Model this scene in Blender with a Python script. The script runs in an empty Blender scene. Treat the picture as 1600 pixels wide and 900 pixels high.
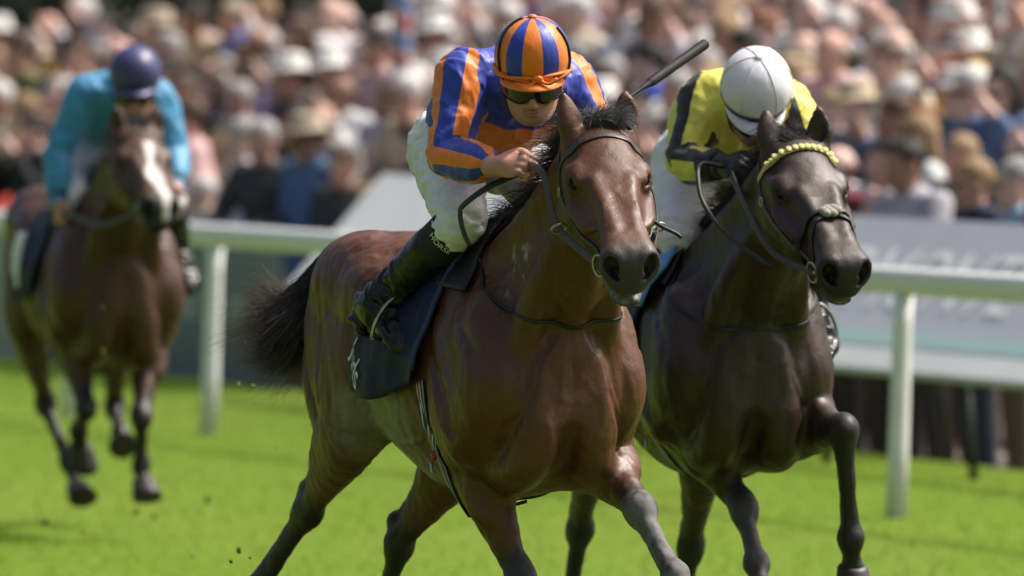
import bpy, bmesh, math, random
import numpy as np
import openvdb as vdb
from mathutils import Matrix, Vector
random.seed(7); RNG=np.random.RandomState(7)
sc=bpy.context.scene
col=sc.collection
R=math.radians

# ---------------------------------------------------------------- camera, sky, sun, exposure
cam=bpy.data.cameras.new('camera'); camo=bpy.data.objects.new('camera',cam); col.objects.link(camo)
cam.lens=315.0; cam.sensor_width=36.0; cam.clip_start=0.5; cam.clip_end=2000
camo.location=(0,0,2.2); camo.rotation_euler=(R(90)-math.atan(458/14000.0),0,0)
cam.dof.use_dof=True; cam.dof.focus_distance=24.75; cam.dof.aperture_fstop=3.6; cam.dof.aperture_blades=0
sc.camera=camo
SUN_EL,SUN_AZ=R(55),R(72)            # azimuth clockwise from the viewing direction (+Y)
w=bpy.data.worlds.new('World'); sc.world=w; w.use_nodes=True
wt=w.node_tree; bg=wt.nodes['Background']
sky=wt.nodes.new('ShaderNodeTexSky'); sky.sky_type='NISHITA'; sky.sun_disc=False
sky.sun_elevation=SUN_EL; sky.sun_rotation=SUN_AZ; sky.air_density=.6; sky.dust_density=7.0; sky.ozone_density=1.0
wt.links.new(sky.outputs[0],bg.inputs[0]); bg.inputs[1].default_value=0.125
sl=bpy.data.lights.new('sun','SUN'); sl.energy=3.6; sl.angle=R(2.0); sl.color=(1.0,.95,.87)
so=bpy.data.objects.new('sun',sl); col.objects.link(so)
sd=Vector((math.sin(SUN_AZ)*math.cos(SUN_EL),math.cos(SUN_AZ)*math.cos(SUN_EL),math.sin(SUN_EL)))
so.rotation_euler=sd.to_track_quat('Z','Y').to_euler(); so.location=(0,30,30)
sc.view_settings.view_transform='Standard'; sc.view_settings.look='None'; sc.view_settings.exposure=0.42; sc.view_settings.gamma=1.0
sc.render.engine='CYCLES'; sc.cycles.use_denoising=True; sc.cycles.max_bounces=6
sc.cycles.sample_clamp_indirect=6.0

# ---------------------------------------------------------------- numeric helpers
def A(*v): return np.array(v,float)
def nrm(v): v=np.asarray(v,float); return v/ (np.linalg.norm(v)+1e-12)
def lerp(a,b,t): return a+(b-a)*t
def sstep(a,b,x): t=np.clip((x-a)/(b-a),0,1); return t*t*(3-2*t)
def catmull(pts,n):
    pts=np.asarray(pts,float); m=len(pts)
    P=np.vstack([2*pts[0]-pts[1],pts,2*pts[-1]-pts[-2]])
    out=[]
    for t in np.linspace(0,m-1,n):
        i=min(int(t),m-2); f=t-i
        p0,p1,p2,p3=P[i],P[i+1],P[i+2],P[i+3]
        out.append(.5*((2*p1)+(-p0+p2)*f+(2*p0-5*p1+4*p2-p3)*f*f+(-p0+3*p1-3*p2+p3)*f**3))
    return np.array(out)
def vnoise(P,seed=0):
    """value noise in -1..1 at points P (n,3)"""
    P=np.asarray(P,float); i=np.floor(P).astype(np.int64); f=P-i; f=f*f*(3-2*f)
    def h(a,b,c):
        n=(a*374761393+b*668265263+c*2147483647+seed*1274126177)&0xffffffff
        n=((n^(n>>13))*1274126177)&0xffffffff
        return ((n^(n>>16))&0xffff)/32767.5-1
    x,y,z=i[:,0],i[:,1],i[:,2]; r=0
    for dx in (0,1):
        for dy in (0,1):
            for dz in (0,1):
                wgt=(f[:,0] if dx else 1-f[:,0])*(f[:,1] if dy else 1-f[:,1])*(f[:,2] if dz else 1-f[:,2])
                r=r+wgt*h(x+dx,y+dy,z+dz)
    return r
def fbm(P,o=3,seed=0):
    s=0;a=1.0;t=0
    for k in range(o): s=s+a*vnoise(P*(2.03**k)+k*17.3,seed+k); t+=a; a*=.5
    return s/t
def seg_dist(P,a,b):
    a=np.asarray(a,float); b=np.asarray(b,float); ab=b-a
    t=np.clip((P-a)@ab/(ab@ab),0,1); return np.linalg.norm(P-a-t[:,None]*ab,axis=1),t

# ---------------------------------------------------------------- signed-distance sculpting
class Vol:
    """a body sculpted from smooth unions of tapered limbs and ellipsoids, meshed as ONE continuous surface"""
    def __init__(s,lo,hi,h):
        s.lo=np.asarray(lo,float); s.h=h; s.n=np.ceil((np.asarray(hi)-s.lo)/h).astype(int)+1
        s.d=np.full(s.n,1.0,np.float32)
        s.ax=[(s.lo[i]+h*np.arange(s.n[i])).astype(np.float32) for i in range(3)]
    def sub(s,lo,hi):
        a=np.clip(np.floor((np.asarray(lo)-s.lo)/s.h).astype(int),0,s.n); b=np.clip(np.ceil((np.asarray(hi)-s.lo)/s.h).astype(int)+1,0,s.n)
        sl=tuple(slice(a[i],b[i]) for i in range(3))
        return sl,(s.ax[0][sl[0]][:,None,None],s.ax[1][sl[1]][None,:,None],s.ax[2][sl[2]][None,None,:])
    def blend(s,sl,f,k,mode):
        d=s.d[sl]
        if d.size==0: return
        if mode=='sub':
            f=-f; hh=np.maximum(k-np.abs(d-f),0)/k if k>0 else 0; s.d[sl]=np.maximum(d,f)+hh*hh*k*.25
        else:
            hh=np.maximum(k-np.abs(d-f),0)/k if k>0 else 0; s.d[sl]=np.minimum(d,f)-hh*hh*k*.25
    def ell(s,c,r,ax=None,k=.03,mode='add'):
        c=np.asarray(c,float); r=np.asarray(r,float); ax=np.eye(3) if ax is None else np.asarray(ax,float)
        e=np.sqrt(((ax*r[:,None])**2).sum(0))+k+3*s.h
        sl,(x,y,z)=s.sub(c-e,c+e)
        k0=0;k1=0
        for i in range(3):
            q=((x-c[0])*ax[i,0]+(y-c[1])*ax[i,1]+(z-c[2])*ax[i,2]).astype(np.float32)
            q=(q/r[i])**2; k0=k0+q; k1=k1+q/r[i]**2
        k0=np.sqrt(k0); k1=np.sqrt(k1)+1e-6
        s.blend(sl,k0*(k0-1)/k1,k,mode)
    def segs(s,P,Rx,Ry,side,k=.03,mode='add'):
        """union of elliptic tapered capsules through points P"""
        P=np.asarray(P,float); m=np.maximum(Rx,Ry)
        e=m.max()+k+3*s.h
        sl,(x,y,z)=s.sub(P.min(0)-e,P.max(0)+e)
        best=None
        for i in range(len(P)-1):
            a,b=P[i],P[i+1]; ab=b-a; L=np.linalg.norm(ab)
            if L<1e-6: continue
            d=ab/L; u=nrm(side-d*(side@d)); v=np.cross(d,u)
            ta=((x-a[0])*d[0]+(y-a[1])*d[1]+(z-a[2])*d[2]).astype(np.float32)
            t=np.clip(ta/L,0,1); o=ta-t*L
            qu=(x-a[0])*u[0]+(y-a[1])*u[1]+(z-a[2])*u[2]
            qv=(x-a[0])*v[0]+(y-a[1])*v[1]+(z-a[2])*v[2]
            r1=lerp(Rx[i],Rx[i+1],t); r2=lerp(Ry[i],Ry[i+1],t); ro=np.minimum(r1,r2)
            ro=ro*np.where(o<0,1.0 if i==0 else .45,1.0 if i==len(P)-2 else .45).astype(np.float32)
            p=(qu/r1)**2;q=(qv/r2)**2;w_=(o/ro)**2
            k0=np.sqrt(p+q+w_); k1=np.sqrt(p/r1**2+q/r2**2+w_/ro**2)+1e-6
            f=k0*(k0-1)/k1
            best=f if best is None else np.minimum(best,f)
        s.blend(sl,best,k,mode)
    def tube(s,pts,side=(0,1,0),k=.03,n=None,mode='add'):
        """pts rows: x y z rx ry (rx along side)"""
        pts=np.asarray(pts,float); n=n or (len(pts)-1)*7+1
        c=catmull(pts,n); c[:,3:]=np.maximum(c[:,3:],.002)
        s.segs(c[:,:3],c[:,3],c[:,4],np.asarray(side,float),k,mode)
    def xtube(s,T,k=.02):
        """trunk: sections along x, rows x z ry rz"""
        T=np.asarray(T,float); c=catmull(T,80)
        lo=A(T[:,0].min()-.03,-.5,T[:,1].min()-.5); hi=A(T[:,0].max()+.03,.5,T[:,1].max()+.5)
        sl,(x,y,z)=s.sub(lo,hi); xs=x.ravel()
        zc=np.interp(xs,c[:,0],c[:,1]); r1=np.interp(xs,c[:,0],c[:,2]); r2=np.interp(xs,c[:,0],c[:,3])
        o=np.maximum(np.maximum(T[0,0]-xs,xs-T[-1,0]),0)
        zc,r1,r2,o=[q[:,None,None].astype(np.float32) for q in (zc,r1,r2,o)]
        p=(np.abs(y)/r1)**2.2; q=(np.abs(z-zc)/r2)**2.2
        k0=(p+q)**(1/2.2); k1=np.sqrt((y/r1**2)**2+((z-zc)/r2**2)**2)/np.maximum(k0,1e-3)+1e-6
        f=np.sqrt(np.maximum((k0-1)/k1,0)**2+o*o)+np.minimum((k0-1)/k1,0)
        s.blend(sl,np.clip(f,-.2,.5),k,'add')
    def groove(s,pts,r,k=.012,depth=0.0,n=9):
        """a crease along the surface"""
        P=s.stick(catmull(pts,n),r*.55)
        r=r*1.5; t=np.sin(np.linspace(.12,math.pi-.12,n)); s.lim(np.hstack([P,(r*t)[:,None]]),k*1.3,n,'sub')
    def vein(s,pts,r=.004,k=.012,n=11):
        r=r*1.5; P=s.stick(catmull(pts,n),-r*.1)
        t=np.sin(np.linspace(.2,math.pi-.2,n))**.5; s.lim(np.hstack([P,(r*t)[:,None]]),k,n)
    def lim(s,pts,k=.03,n=None,mode='add'):
        """pts rows: x y z r"""
        pts=np.asarray(pts,float); s.tube(np.hstack([pts,pts[:,3:4]]),nrm((.31,.77,.55)),k,n,mode)
    def sample(s,P):
        q=(np.asarray(P,float)-s.lo)/s.h; q=np.clip(q,0,s.n-1.001); i=q.astype(int); f=q-i; r=0
        for dx in (0,1):
            for dy in (0,1):
                for dz in (0,1):
                    r=r+(f[:,0] if dx else 1-f[:,0])*(f[:,1] if dy else 1-f[:,1])*(f[:,2] if dz else 1-f[:,2])*s.d[i[:,0]+dx,i[:,1]+dy,i[:,2]+dz]
        return r
    def grad(s,P):
        e=s.h*1.5; g=np.stack([s.sample(P+A(*[e*(i==j) for j in range(3)]))-s.sample(P-A(*[e*(i==j) for j in range(3)])) for i in range(3)],1)
        return g/(np.linalg.norm(g,axis=1)[:,None]+1e-9)
    def stick(s,P,off=.0,it=8,lim_=.03):
        """move points onto the surface (plus an offset)"""
        P=np.array(P,float)
        for _ in range(it):
            d=np.clip(s.sample(P)-off,-lim_,lim_); P=P-s.grad(P)*d[:,None]*.8
        return P
    def mesh(s):
        b=3*s.h; g=vdb.FloatGrid(b); g.copyFromArray(np.clip(s.d,-b,b)); p,q=g.convertToQuads()
        return p.astype(float)*s.h+s.lo,q

def mk(name,V,F,mat=None,smooth=True,attrs=None,parent=None):
    """one mesh object from vertex and face arrays (faces: array of quads/tris or list)"""
    me=bpy.data.meshes.new(name); V=np.asarray(V,np.float32)
    if isinstance(F,np.ndarray):
        k=F.shape[1]; me.vertices.add(len(V)); me.vertices.foreach_set('co',V.ravel())
        me.loops.add(F.size); me.loops.foreach_set('vertex_index',F.astype(np.int32).ravel())
        me.polygons.add(len(F)); me.polygons.foreach_set('loop_start',np.arange(0,F.size,k,dtype=np.int32))
        me.update(calc_edges=True)
    else:
        me.from_pydata([tuple(v) for v in V],[],F)
    me.polygons.foreach_set('use_smooth',[smooth]*len(me.polygons))
    for n,a in (attrs or {}).items():
        if a.ndim==1:
            at=me.attributes.new(n,'FLOAT','POINT'); at.data.foreach_set('value',a.astype(np.float32))
        else:
            at=me.attributes.new(n,'FLOAT_COLOR','POINT')
            c=np.ones((len(V),4),np.float32); c[:,:3]=a; at.data.foreach_set('color',c.ravel())
    o=bpy.data.objects.new(name,me); col.objects.link(o)
    if mat is not None: me.materials.append(mat)
    if parent is not None: o.parent=parent
    return o
def body_mesh(vol):
    V,Q=vol.mesh()
    a=V[Q[:400]]; c=a.mean(1); n=np.cross(a[:,2]-a[:,0],a[:,3]-a[:,1])
    g=vol.grad(c)
    if (n*g).sum(1).mean()<0: Q=Q[:,::-1].copy()
    return V,Q
def tag(o,label=None,cat=None,group=None,kind=None):
    for k,v in (('label',label),('category',cat),('group',group),('kind',kind)):
        if v: o[k]=v
    return o
def empty(name,M4):
    o=bpy.data.objects.new(name,None); col.objects.link(o); o.matrix_world=M4; o.empty_display_size=.1; return o

# ---------------------------------------------------------------- materials
def newmat(name):
    m=bpy.data.materials.new(name); m.use_nodes=True; nt=m.node_tree; p=nt.nodes['Principled BSDF']; return m,nt,p
def nd(nt,t,**kw):
    n=nt.nodes.new(t)
    for k,v in kw.items():
        if k in n.inputs.keys(): n.inputs[k].default_value=v
        else: setattr(n,k,v)
    return n
def bump(nt,p,height,strength=.3,dist=.005):
    b=nd(nt,'ShaderNodeBump'); b.inputs['Strength'].default_value=strength; b.inputs['Distance'].default_value=dist
    nt.links.new(height,b.inputs['Height']); nt.links.new(b.outputs[0],p.inputs['Normal']); return b
def simple(name,c,rough=.5,metal=0,noise=0,nscale=40,bmp=0,sheen=0,coat=0,spec=.5,attr=None):
    """plain surface with a little procedural variation; attr: use that colour attribute instead of c"""
    m,nt,p=newmat(name); p.inputs['Roughness'].default_value=rough; p.inputs['Metallic'].default_value=metal
    p.inputs['Specular IOR Level'].default_value=spec; p.inputs['Sheen Weight'].default_value=sheen; p.inputs['Coat Weight'].default_value=coat
    p.inputs['Base Color'].default_value=(*c,1)
    tc=nd(nt,'ShaderNodeTexCoord'); no=nd(nt,'ShaderNodeTexNoise',Scale=nscale,Detail=4.0); nt.links.new(tc.outputs['Object'],no.inputs['Vector'])
    src=None
    if attr:
        at=nd(nt,'ShaderNodeAttribute',attribute_name=attr); src=at.outputs['Color']
    if noise:
        mr=nd(nt,'ShaderNodeMapRange'); mr.inputs['From Min'].default_value=.25; mr.inputs['From Max'].default_value=.75; mr.inputs['To Min'].default_value=1-noise; mr.inputs['To Max'].default_value=1+noise
        nt.links.new(no.outputs[0],mr.inputs[0])
        mx=nd(nt,'ShaderNodeMix',data_type='RGBA',blend_type='MULTIPLY'); mx.inputs['Factor'].default_value=1
        if src: nt.links.new(src,mx.inputs['A'])
        else: mx.inputs['A'].default_value=(*c,1)
        nt.links.new(mr.outputs[0],mx.inputs['B']); src=mx.outputs['Result']
    if src: nt.links.new(src,p.inputs['Base Color'])
    if bmp: bump(nt,p,no.outputs[0],bmp)
    return m
def coat_mat():
    m,nt,p=newmat('horse_coat')
    at=nd(nt,'ShaderNodeAttribute',attribute_name='col'); tc=nd(nt,'ShaderNodeTexCoord')
    n1=nd(nt,'ShaderNodeTexNoise',Scale=9.0,Detail=6.0,Roughness=.65); nt.links.new(tc.outputs['Object'],n1.inputs['Vector'])
    mp=nd(nt,'ShaderNodeMapping'); mp.inputs['Scale'].default_value=(90,260,160); nt.links.new(tc.outputs['Object'],mp.inputs['Vector'])
    n2=nd(nt,'ShaderNodeTexNoise',Scale=1.0,Detail=4.0); nt.links.new(mp.outputs[0],n2.inputs['Vector'])
    ad=nd(nt,'ShaderNodeMath',operation='ADD'); nt.links.new(n1.outputs[0],ad.inputs[0]); nt.links.new(n2.outputs[0],ad.inputs[1])
    mr=nd(nt,'ShaderNodeMapRange'); mr.inputs['From Min'].default_value=.6; mr.inputs['From Max'].default_value=1.4; mr.inputs['To Min'].default_value=.72; mr.inputs['To Max'].default_value=1.28
    nt.links.new(ad.outputs[0],mr.inputs[0])
    mx=nd(nt,'ShaderNodeMix',data_type='RGBA',blend_type='MULTIPLY'); mx.inputs['Factor'].default_value=1
    nt.links.new(at.outputs['Color'],mx.inputs['A']); nt.links.new(mr.outputs[0],mx.inputs['B']); nt.links.new(mx.outputs['Result'],p.inputs['Base Color'])
    r=nd(nt,'ShaderNodeAttribute',attribute_name='rough'); nt.links.new(r.outputs['Fac'],p.inputs['Roughness'])
    p.inputs['Specular IOR Level'].default_value=.5; p.inputs['Sheen Weight'].default_value=.0; p.inputs['Sheen Roughness'].default_value=.4
    # veins and fine coat relief
    vo=nd(nt,'ShaderNodeTexNoise',Scale=26.0,Detail=5.0,Roughness=.6); nt.links.new(tc.outputs['Object'],vo.inputs['Vector'])
    a2=nd(nt,'ShaderNodeMath',operation='MULTIPLY_ADD'); a2.inputs[1].default_value=.25; nt.links.new(n2.outputs[0],a2.inputs[0]); nt.links.new(vo.outputs[0],a2.inputs[2])
    bump(nt,p,a2.outputs[0],.42,.006)
    return m
# ---------------------------------------------------------------- horses
COAT=coat_mat()
M_HOOF=simple('hoof_horn',(.035,.03,.027),.5,noise=.3,nscale=60)
M_EYE=simple('eye_dark',(.006,.004,.003),.2,spec=.3)
def vnormals(P,Q):
    n=np.cross(P[Q[:,2]]-P[Q[:,0]],P[Q[:,3]]-P[Q[:,1]]); N=np.zeros_like(P)
    for k in range(4): np.add.at(N,Q[:,k],n)
    return N/(np.linalg.norm(N,axis=1)[:,None]+1e-12)
def head_frame(poll,yaw,pitch,roll):
    c,s=math.cos(pitch),math.sin(pitch); cy,sy=math.cos(yaw),math.sin(yaw)
    u=A(c*cy,c*sy,-s); v=A(s*cy,s*sy,c); w_=np.cross(v,u)
    cr,sr=math.cos(roll),math.sin(roll)
    v2=v*cr+w_*sr; w2=w_*cr-v*sr
    return np.asarray(poll,float),np.stack([u,v2,w2])
class Horse:
    pass
def build_horse(name,O,deg,pose):
    a=R(deg); M4=Matrix(((math.sin(a),math.cos(a),0,O[0]),(-math.cos(a),math.sin(a),0,O[1]),(0,0,1,0),(0,0,0,1)))
    H=Horse(); H.M=M4; H.root=empty(name,M4); H.pose=pose
    h=pose['h']; dz=pose['dz']; D=A(0,0,dz)
    V=H.vol=Vol((-1.72,-.5,0.0),(1.32,.52,2.1),h)
    # trunk
    T=[(-1.10,0,1.27,.10,.12),(-1.0,0,1.275,.17,.19),(-.85,0,1.265,.225,.245),(-.65,0,1.225,.25,.285),(-.45,0,1.18,.265,.305),(-.2,0,1.155,.285,.335),(0,0,1.165,.262,.35),(.2,0,1.16,.225,.33),(.36,0,1.14,.19,.25),(.46,0,1.13,.13,.16)]
    V.xtube([(x,z+dz,p,q) for x,y,z,p,q in T])
    V.ell(A(0,0,1.47)+D,(.26,.055,.085),k=.08)
    hip=[]
    for sg in (-1,1):
        # shoulder, upper arm, chest
        ax=np.stack([nrm((.42,.10*sg,-.36)),nrm((.6,0,.72)),A(0,0,0)]); ax[2]=np.cross(ax[0],ax[1])
        V.ell(A(.15,sg*.165,1.26)+D,(.29,.13,.07),ax,k=.05)
        V.ell(A(.10,sg*.215,1.12)+D,(.13,.055,.16),k=.045)
        V.ell(A(.20,sg*.215,1.04)+D,(.12,.062,.13),k=.04)
        V.ell(A(.355,sg*.175,1.13)+D,(.10,.088,.13),k=.06)
        V.ell(A(.30,sg*.16,1.27)+D,(.10,.085,.12),k=.07)
        V.ell(A(.425,sg*.082,1.03)+D,(.075,.078,.15),k=.03)
        V.ell(A(.30,sg*.10,.90)+D,(.16,.075,.08),k=.04)
        # hindquarters
        V.ell(A(-.78,sg*.125,1.37)+D,(.25,.135,.15),k=.06)
        V.ell(A(-.96,sg*.135,1.15)+D,(.13,.105,.28),k=.05)
        V.ell(A(-.66,sg*.17,1.13)+D,(.16,.085,.22),k=.06)
        V.ell(A(-.56,sg*.19,1.36)+D,(.07,.05,.06),k=.08)
    V.ell(A(-.5,0,1.44)+D,(.35,.10,.07),k=.06)
    # ribs: faint relief is left to the coat; belly line
    V.ell(A(-.1,0,.89)+D,(.38,.13,.09),k=.08)
    # legs
    for nm,L in pose['legs'].items():
        sg=-1 if nm[0]=='R' else 1; L=[np.asarray(q,float) for q in L]
        if nm[1]=='F':
            E,K,F,Ht=L; S=A(.33,sg*.17,1.06)+D; out=A(0,1,0)
            d=nrm(K-E); fwd=nrm(np.cross(d,out)*-1); fwd=fwd if fwd[0]>0 else -fwd
            V.tube([(*S,.08,.10),(*lerp(S,E,.6),.085,.12),(*E,.078,.115),(*lerp(E,K,.25),.072,.098),(*lerp(E,K,.6),.05,.066),(*lerp(E,K,.85),.037,.043),(*K,.037,.042)],out,k=.05)
            V.ell(lerp(E,K,.22)+fwd*.035+out*sg*.02,(.05,.05,.15),np.stack([out,fwd,d]),k=.03)
            V.ell(K+fwd*.006,(.039,.040,.058),np.stack([out,fwd,d]),k=.03)
            V.ell(K-fwd*.035+d*.0,(.02,.022,.045),np.stack([out,fwd,d]),k=.02)
        else:
            S,K,F,Ht=L; out=A(0,1,0)          # stifle, hock, fetlock, hoof
            hp=A(-.80,sg*.125,1.22)+D
            d=nrm(K-S); fwd=np.cross(out,d); fwd=fwd if fwd[0]>0 else -fwd
            V.tube([(*hp,.12,.20),(*lerp(hp,S,.55),.115,.18),(*S,.09,.125),(*lerp(S,K,.3),.075,.105),(*lerp(S,K,.62),.05,.07),(*lerp(S,K,.85),.035,.046),(*K,.037,.045)],out,k=.06)
            V.ell(lerp(S,K,.26)-fwd*.03,(.06,.06,.16),np.stack([out,fwd,d]),k=.04)
            db=nrm(F-K)
            V.lim([(*(K-fwd*.045-d*.02),.022),(*(K-fwd*.062+d*.005-db*.02),.024),(*(K-fwd*.03+db*.06),.022)],k=.02)
            V.lim([(*(lerp(S,K,.7)-fwd*.055),.018),(*(K-fwd*.06),.017)],k=.025)
            V.ell(K+db*.02,(.042,.047,.06),np.stack([out,fwd,d]),k=.025)
        db=nrm(F-K); fb=np.cross(out,db); fb=fb if fb[0]>0 or abs(fb[0])<.2 else -fb
        back=-fb
        c1=lerp(K,F,.12)
        V.tube([(*K,.034,.038),(*lerp(K,F,.25),.027,.030),(*lerp(K,F,.7),.025,.029),(*F,.031,.034)],out,k=.02)
        V.lim([(*(lerp(K,F,.1)+back*.026),.016),(*(lerp(K,F,.6)+back*.03),.014),(*(F+back*.028),.022)],k=.018)
        V.ell(F,(.033,.038,.042),np.stack([out,fb,db]),k=.025)
        pd=nrm(Ht-F)
        V.tube([(*F,.033,.036),(*lerp(F,Ht,.45),.027,.029),(*lerp(F,Ht,.8),.036,.040)],out,k=.02)
    # neck
    HP,HR=head_frame(pose['poll'],*[R(q) for q in pose['head']]); H.HP,H.HR=HP,HR
    WS=pose.get('ws',1.18); H.WS=WS
    hl=lambda u,v,w_: HP+u*HR[0]+v*HR[1]+w_*WS*HR[2]; H.hl=hl
    nk=hl(.045,-.085,0); mid=lerp(A(.28,0,1.37)+D,nk,.55)+A(.02,0,-.005)
    V.tube([(*(A(.02,0,1.30)+D),.15,.25),(*(A(.20,0,1.33)+D),.15,.245),(*lerp(A(.28,0,1.36)+D,mid,.5),.115,.205),(*mid,.088,.155),(*lerp(mid,nk,.6),.075,.125),(*nk,.068,.10)],k=.06,n=32)
    for sg in (-1,1):   # cords of the neck and the groove between them
        V.lim([(*(A(.36,sg*.12,1.14)+D),.06),(*(lerp(A(.3,0,1.3)+D,mid,.5)+A(.08,sg*.095,-.06)),.05),(*(mid+A(.06,sg*.065,-.06)),.04),(*hl(.13,-.16,sg*.05),.035)],k=.035)
        V.lim([(*(A(.10,sg*.10,1.42)+D),.05),(*(lerp(A(.2,0,1.36)+D,mid,.6)+A(-.05,sg*.075,.06)),.045),(*hl(.02,-.06,sg*.05),.03)],k=.04)
    # head
    def he(c,r,k=.02,mode='add',ax=None):
        V.ell(hl(*c),(r[0],r[1],r[2]*WS),HR if ax is None else ax@HR,k,mode)
    def ht(pts,k=.02,mode='add',n=None): # u v w rw rv
        V.tube([(*hl(p[0],p[1],p[2]),p[3]*WS,p[4]) for p in pts],HR[2],k,n,mode)
    he((.075,-.085,0),(.12,.09,.085),.04)
    he((.15,-.075,0),(.13,.07,.092),.04)
    ht([(.10,-.064,0,.082,.055),(.20,-.060,0,.078,.052),(.28,-.056,0,.066,.050),(.36,-.052,0,.055,.046),(.44,-.048,0,.048,.043),(.52,-.052,0,.047,.044)],.02)
    ht([(.08,-.13,0,.082,.10),(.20,-.128,0,.084,.095),(.30,-.112,0,.070,.082),(.38,-.098,0,.056,.066),(.46,-.085,0,.050,.055),(.53,-.085,0,.050,.05)],.03)
    for sg in (-1,1):
        he((.158,-.054,sg*.074),(.060,.034,.026),.03)
        he((.15,-.175,sg*.064),(.12,.10,.038),.03)
        V.tube([(*hl(.06,-.20,sg*.054),.022,.04),(*hl(.16,-.265,sg*.052),.022,.035),(*hl(.28,-.215,sg*.040),.02,.034),(*hl(.42,-.145,sg*.028),.018,.026),(*hl(.50,-.128+pose['jaw'],sg*.02),.018,.02)],HR[2],.03)
        V.lim([(*hl(.22,-.105,sg*.091),.014),(*hl(.29,-.097,sg*.081),.013),(*hl(.37,-.085,sg*.062),.010)],.014)
        he((.30,-.058,sg*.078),(.075,.030,.016),.03,'sub'); he((.40,-.085,sg*.068),(.05,.03,.012),.03,'sub')
        V.lim([(*hl(.225,-.022,sg*.043),.011),(*hl(.33,-.016,sg*.034),.010),(*hl(.43,-.014,sg*.027),.009)],.03)
        he((.095,-.030,sg*.085),(.03,.016,.012),.035,'sub')          # hollow above the eye
    # muzzle
    he((.515,-.060,0),(.056,.054,.052),.03)
    for sg in (-1,1):
        he((.532,-.056,sg*.041),(.040,.048,.026),.02)
        he((.49,-.035,sg*.034),(.06,.025,.018),.03)
        he((.26,-.15,sg*.045),(.11,.075,.036),.04)
    he((.556,-.100,0),(.032,.034,.040),.025)
    he((.540,-.075,0),(.034,.045,.034),.02)
    he((.535,-.112,0),(.045,.026,.040),.02)
    jw=pose['jaw']
    V.tube([(*hl(.42,-.135+jw*.6,0),.042,.028),(*hl(.49,-.135+jw,0),.044,.024),(*hl(.535,-.138+jw*1.1,0),.042,.022),(*hl(.560,-.134+jw*1.15,0),.032,.014)],HR[2],.02)
    # lids, eye openings
    for sg in (-1,1):
        e=A(.190,-.060,sg*.068); dr=nrm((.40,.58,sg*.71))
        he(e,(.031,.028,.028),.014)
        axe=np.stack([nrm((.93,-.30,-sg*.05)),A(0,0,0),dr]); axe[0]=nrm(axe[0]-dr*(axe[0]@dr)); axe[1]=np.cross(dr,axe[0])
        he(e+dr*.030,(.021,.0125,.022),.006,'sub',ax=axe)
        he(e+A(-.004,.024,sg*.006),(.030,.009,.014),.012)     # brow fold
    # nostrils
    for sg in (-1,1):
        dn=nrm((.80,.42,sg*.38)); up_=nrm(A(-.45,.90,sg*.20)); up_=nrm(up_-dn*(up_@dn)); axn=np.stack([dn,up_,np.cross(dn,up_)])
        c0=A(.548,-.048,sg*.041)
        he(c0,(.018,.040,.032),.012,ax=axn)
        he(c0+dn*.012,(.034,.030,.0195),.009,'sub',ax=axn)
        he(c0+A(.004,-.026,-sg*.010),(.026,.012,.013),.010,'sub')
    # mouth slit / open mouth
    ht([(.44,-.122+jw*.30,0,.07,.004),(.52,-.124+jw*.5,0,.07,.004+abs(jw)*.30),(.60,-.126+jw*.55,0,.07,.004+abs(jw)*.36)],.006,'sub')
    # ears
    up=A(0,0,1)
    for sg,(tip,face) in zip((-1,1),pose['ears']):
        b=hl(.012,-.045,sg*.064); ax_=nrm(np.asarray(tip,float)-b); f=np.asarray(face,float); f=nrm(f-ax_*(f@ax_)); sd_=np.cross(ax_,f); Le=.122
        V.tube([(*(b+ax_*t*Le),rw,rt) for t,rw,rt in ((-.12,.03,.032),(.1,.030,.030),(.35,.037,.026),(.6,.033,.02),(.82,.02,.013),(1.0,.005,.005))],sd_,.02)
        V.tube([(*(b+ax_*t*Le+f*.016),rw,rt) for t,rw,rt in ((.14,.012,.012),(.38,.027,.017),(.62,.024,.014),(.82,.013,.010),(.93,.004,.006))],sd_,.006,mode='sub')
    # ---- creases and veins
    sk=lambda *p: A(*p)+D
    V.groove([sk(.50,0,1.16),sk(.52,.0,1.05),sk(.48,0,.93),sk(.40,0,.85)],.016,.03)
    for sg in (-1,1):
        V.groove([sk(.50,sg*.10,1.22),sk(.50,sg*.15,1.08),sk(.42,sg*.17,.98),sk(.33,sg*.16,.90)],.010,.02)
        V.groove([sk(.03,sg*.22,1.33),sk(.10,sg*.26,1.20),sk(.22,sg*.27,1.08),sk(.27,sg*.27,.98)],.010,.022)
        V.groove([sk(-.05,sg*.26,1.14),sk(.03,sg*.27,1.02),sk(.12,sg*.26,.93)],.010,.022)
        V.groove([sk(.12,sg*.16,1.47),sk(.25,sg*.2,1.33),sk(.36,sg*.2,1.2)],.009,.02)
        V.groove([sk(.46,sg*.05,1.22),*[lerp(sk(.46,sg*.05,1.22),hl(.12,-.24,sg*.06),t)+A(0,sg*.03,0) for t in (.35,.65,.9)]],.012,.03)
        V.groove([sk(-1.12,sg*.18,1.35),sk(-1.02,sg*.27,1.18),sk(-.93,sg*.26,1.0),sk(-.9,sg*.24,.88)],.012,.028)
        V.groove([sk(-.80,sg*.26,1.40),sk(-.80,sg*.28,1.22),sk(-.76,sg*.28,1.05)],.009,.025)
        V.groove([sk(-.55,sg*.26,1.26),sk(-.50,sg*.28,1.1),sk(-.48,sg*.24,.98)],.013,.04)
        V.vein([sk(.10,sg*.27,1.16),sk(.16,sg*.28,1.1),sk(.20,sg*.28,1.02),sk(.28,sg*.26,.95)],.004)
        V.vein([sk(.44,sg*.06,1.2),sk(.47,sg*.11,1.12),sk(.46,sg*.16,1.04)],.004)
        V.vein([sk(-.05,sg*.24,.95),sk(-.2,sg*.25,.93),sk(-.35,sg*.24,.96),sk(-.45,sg*.22,.99)],.0045)
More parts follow.
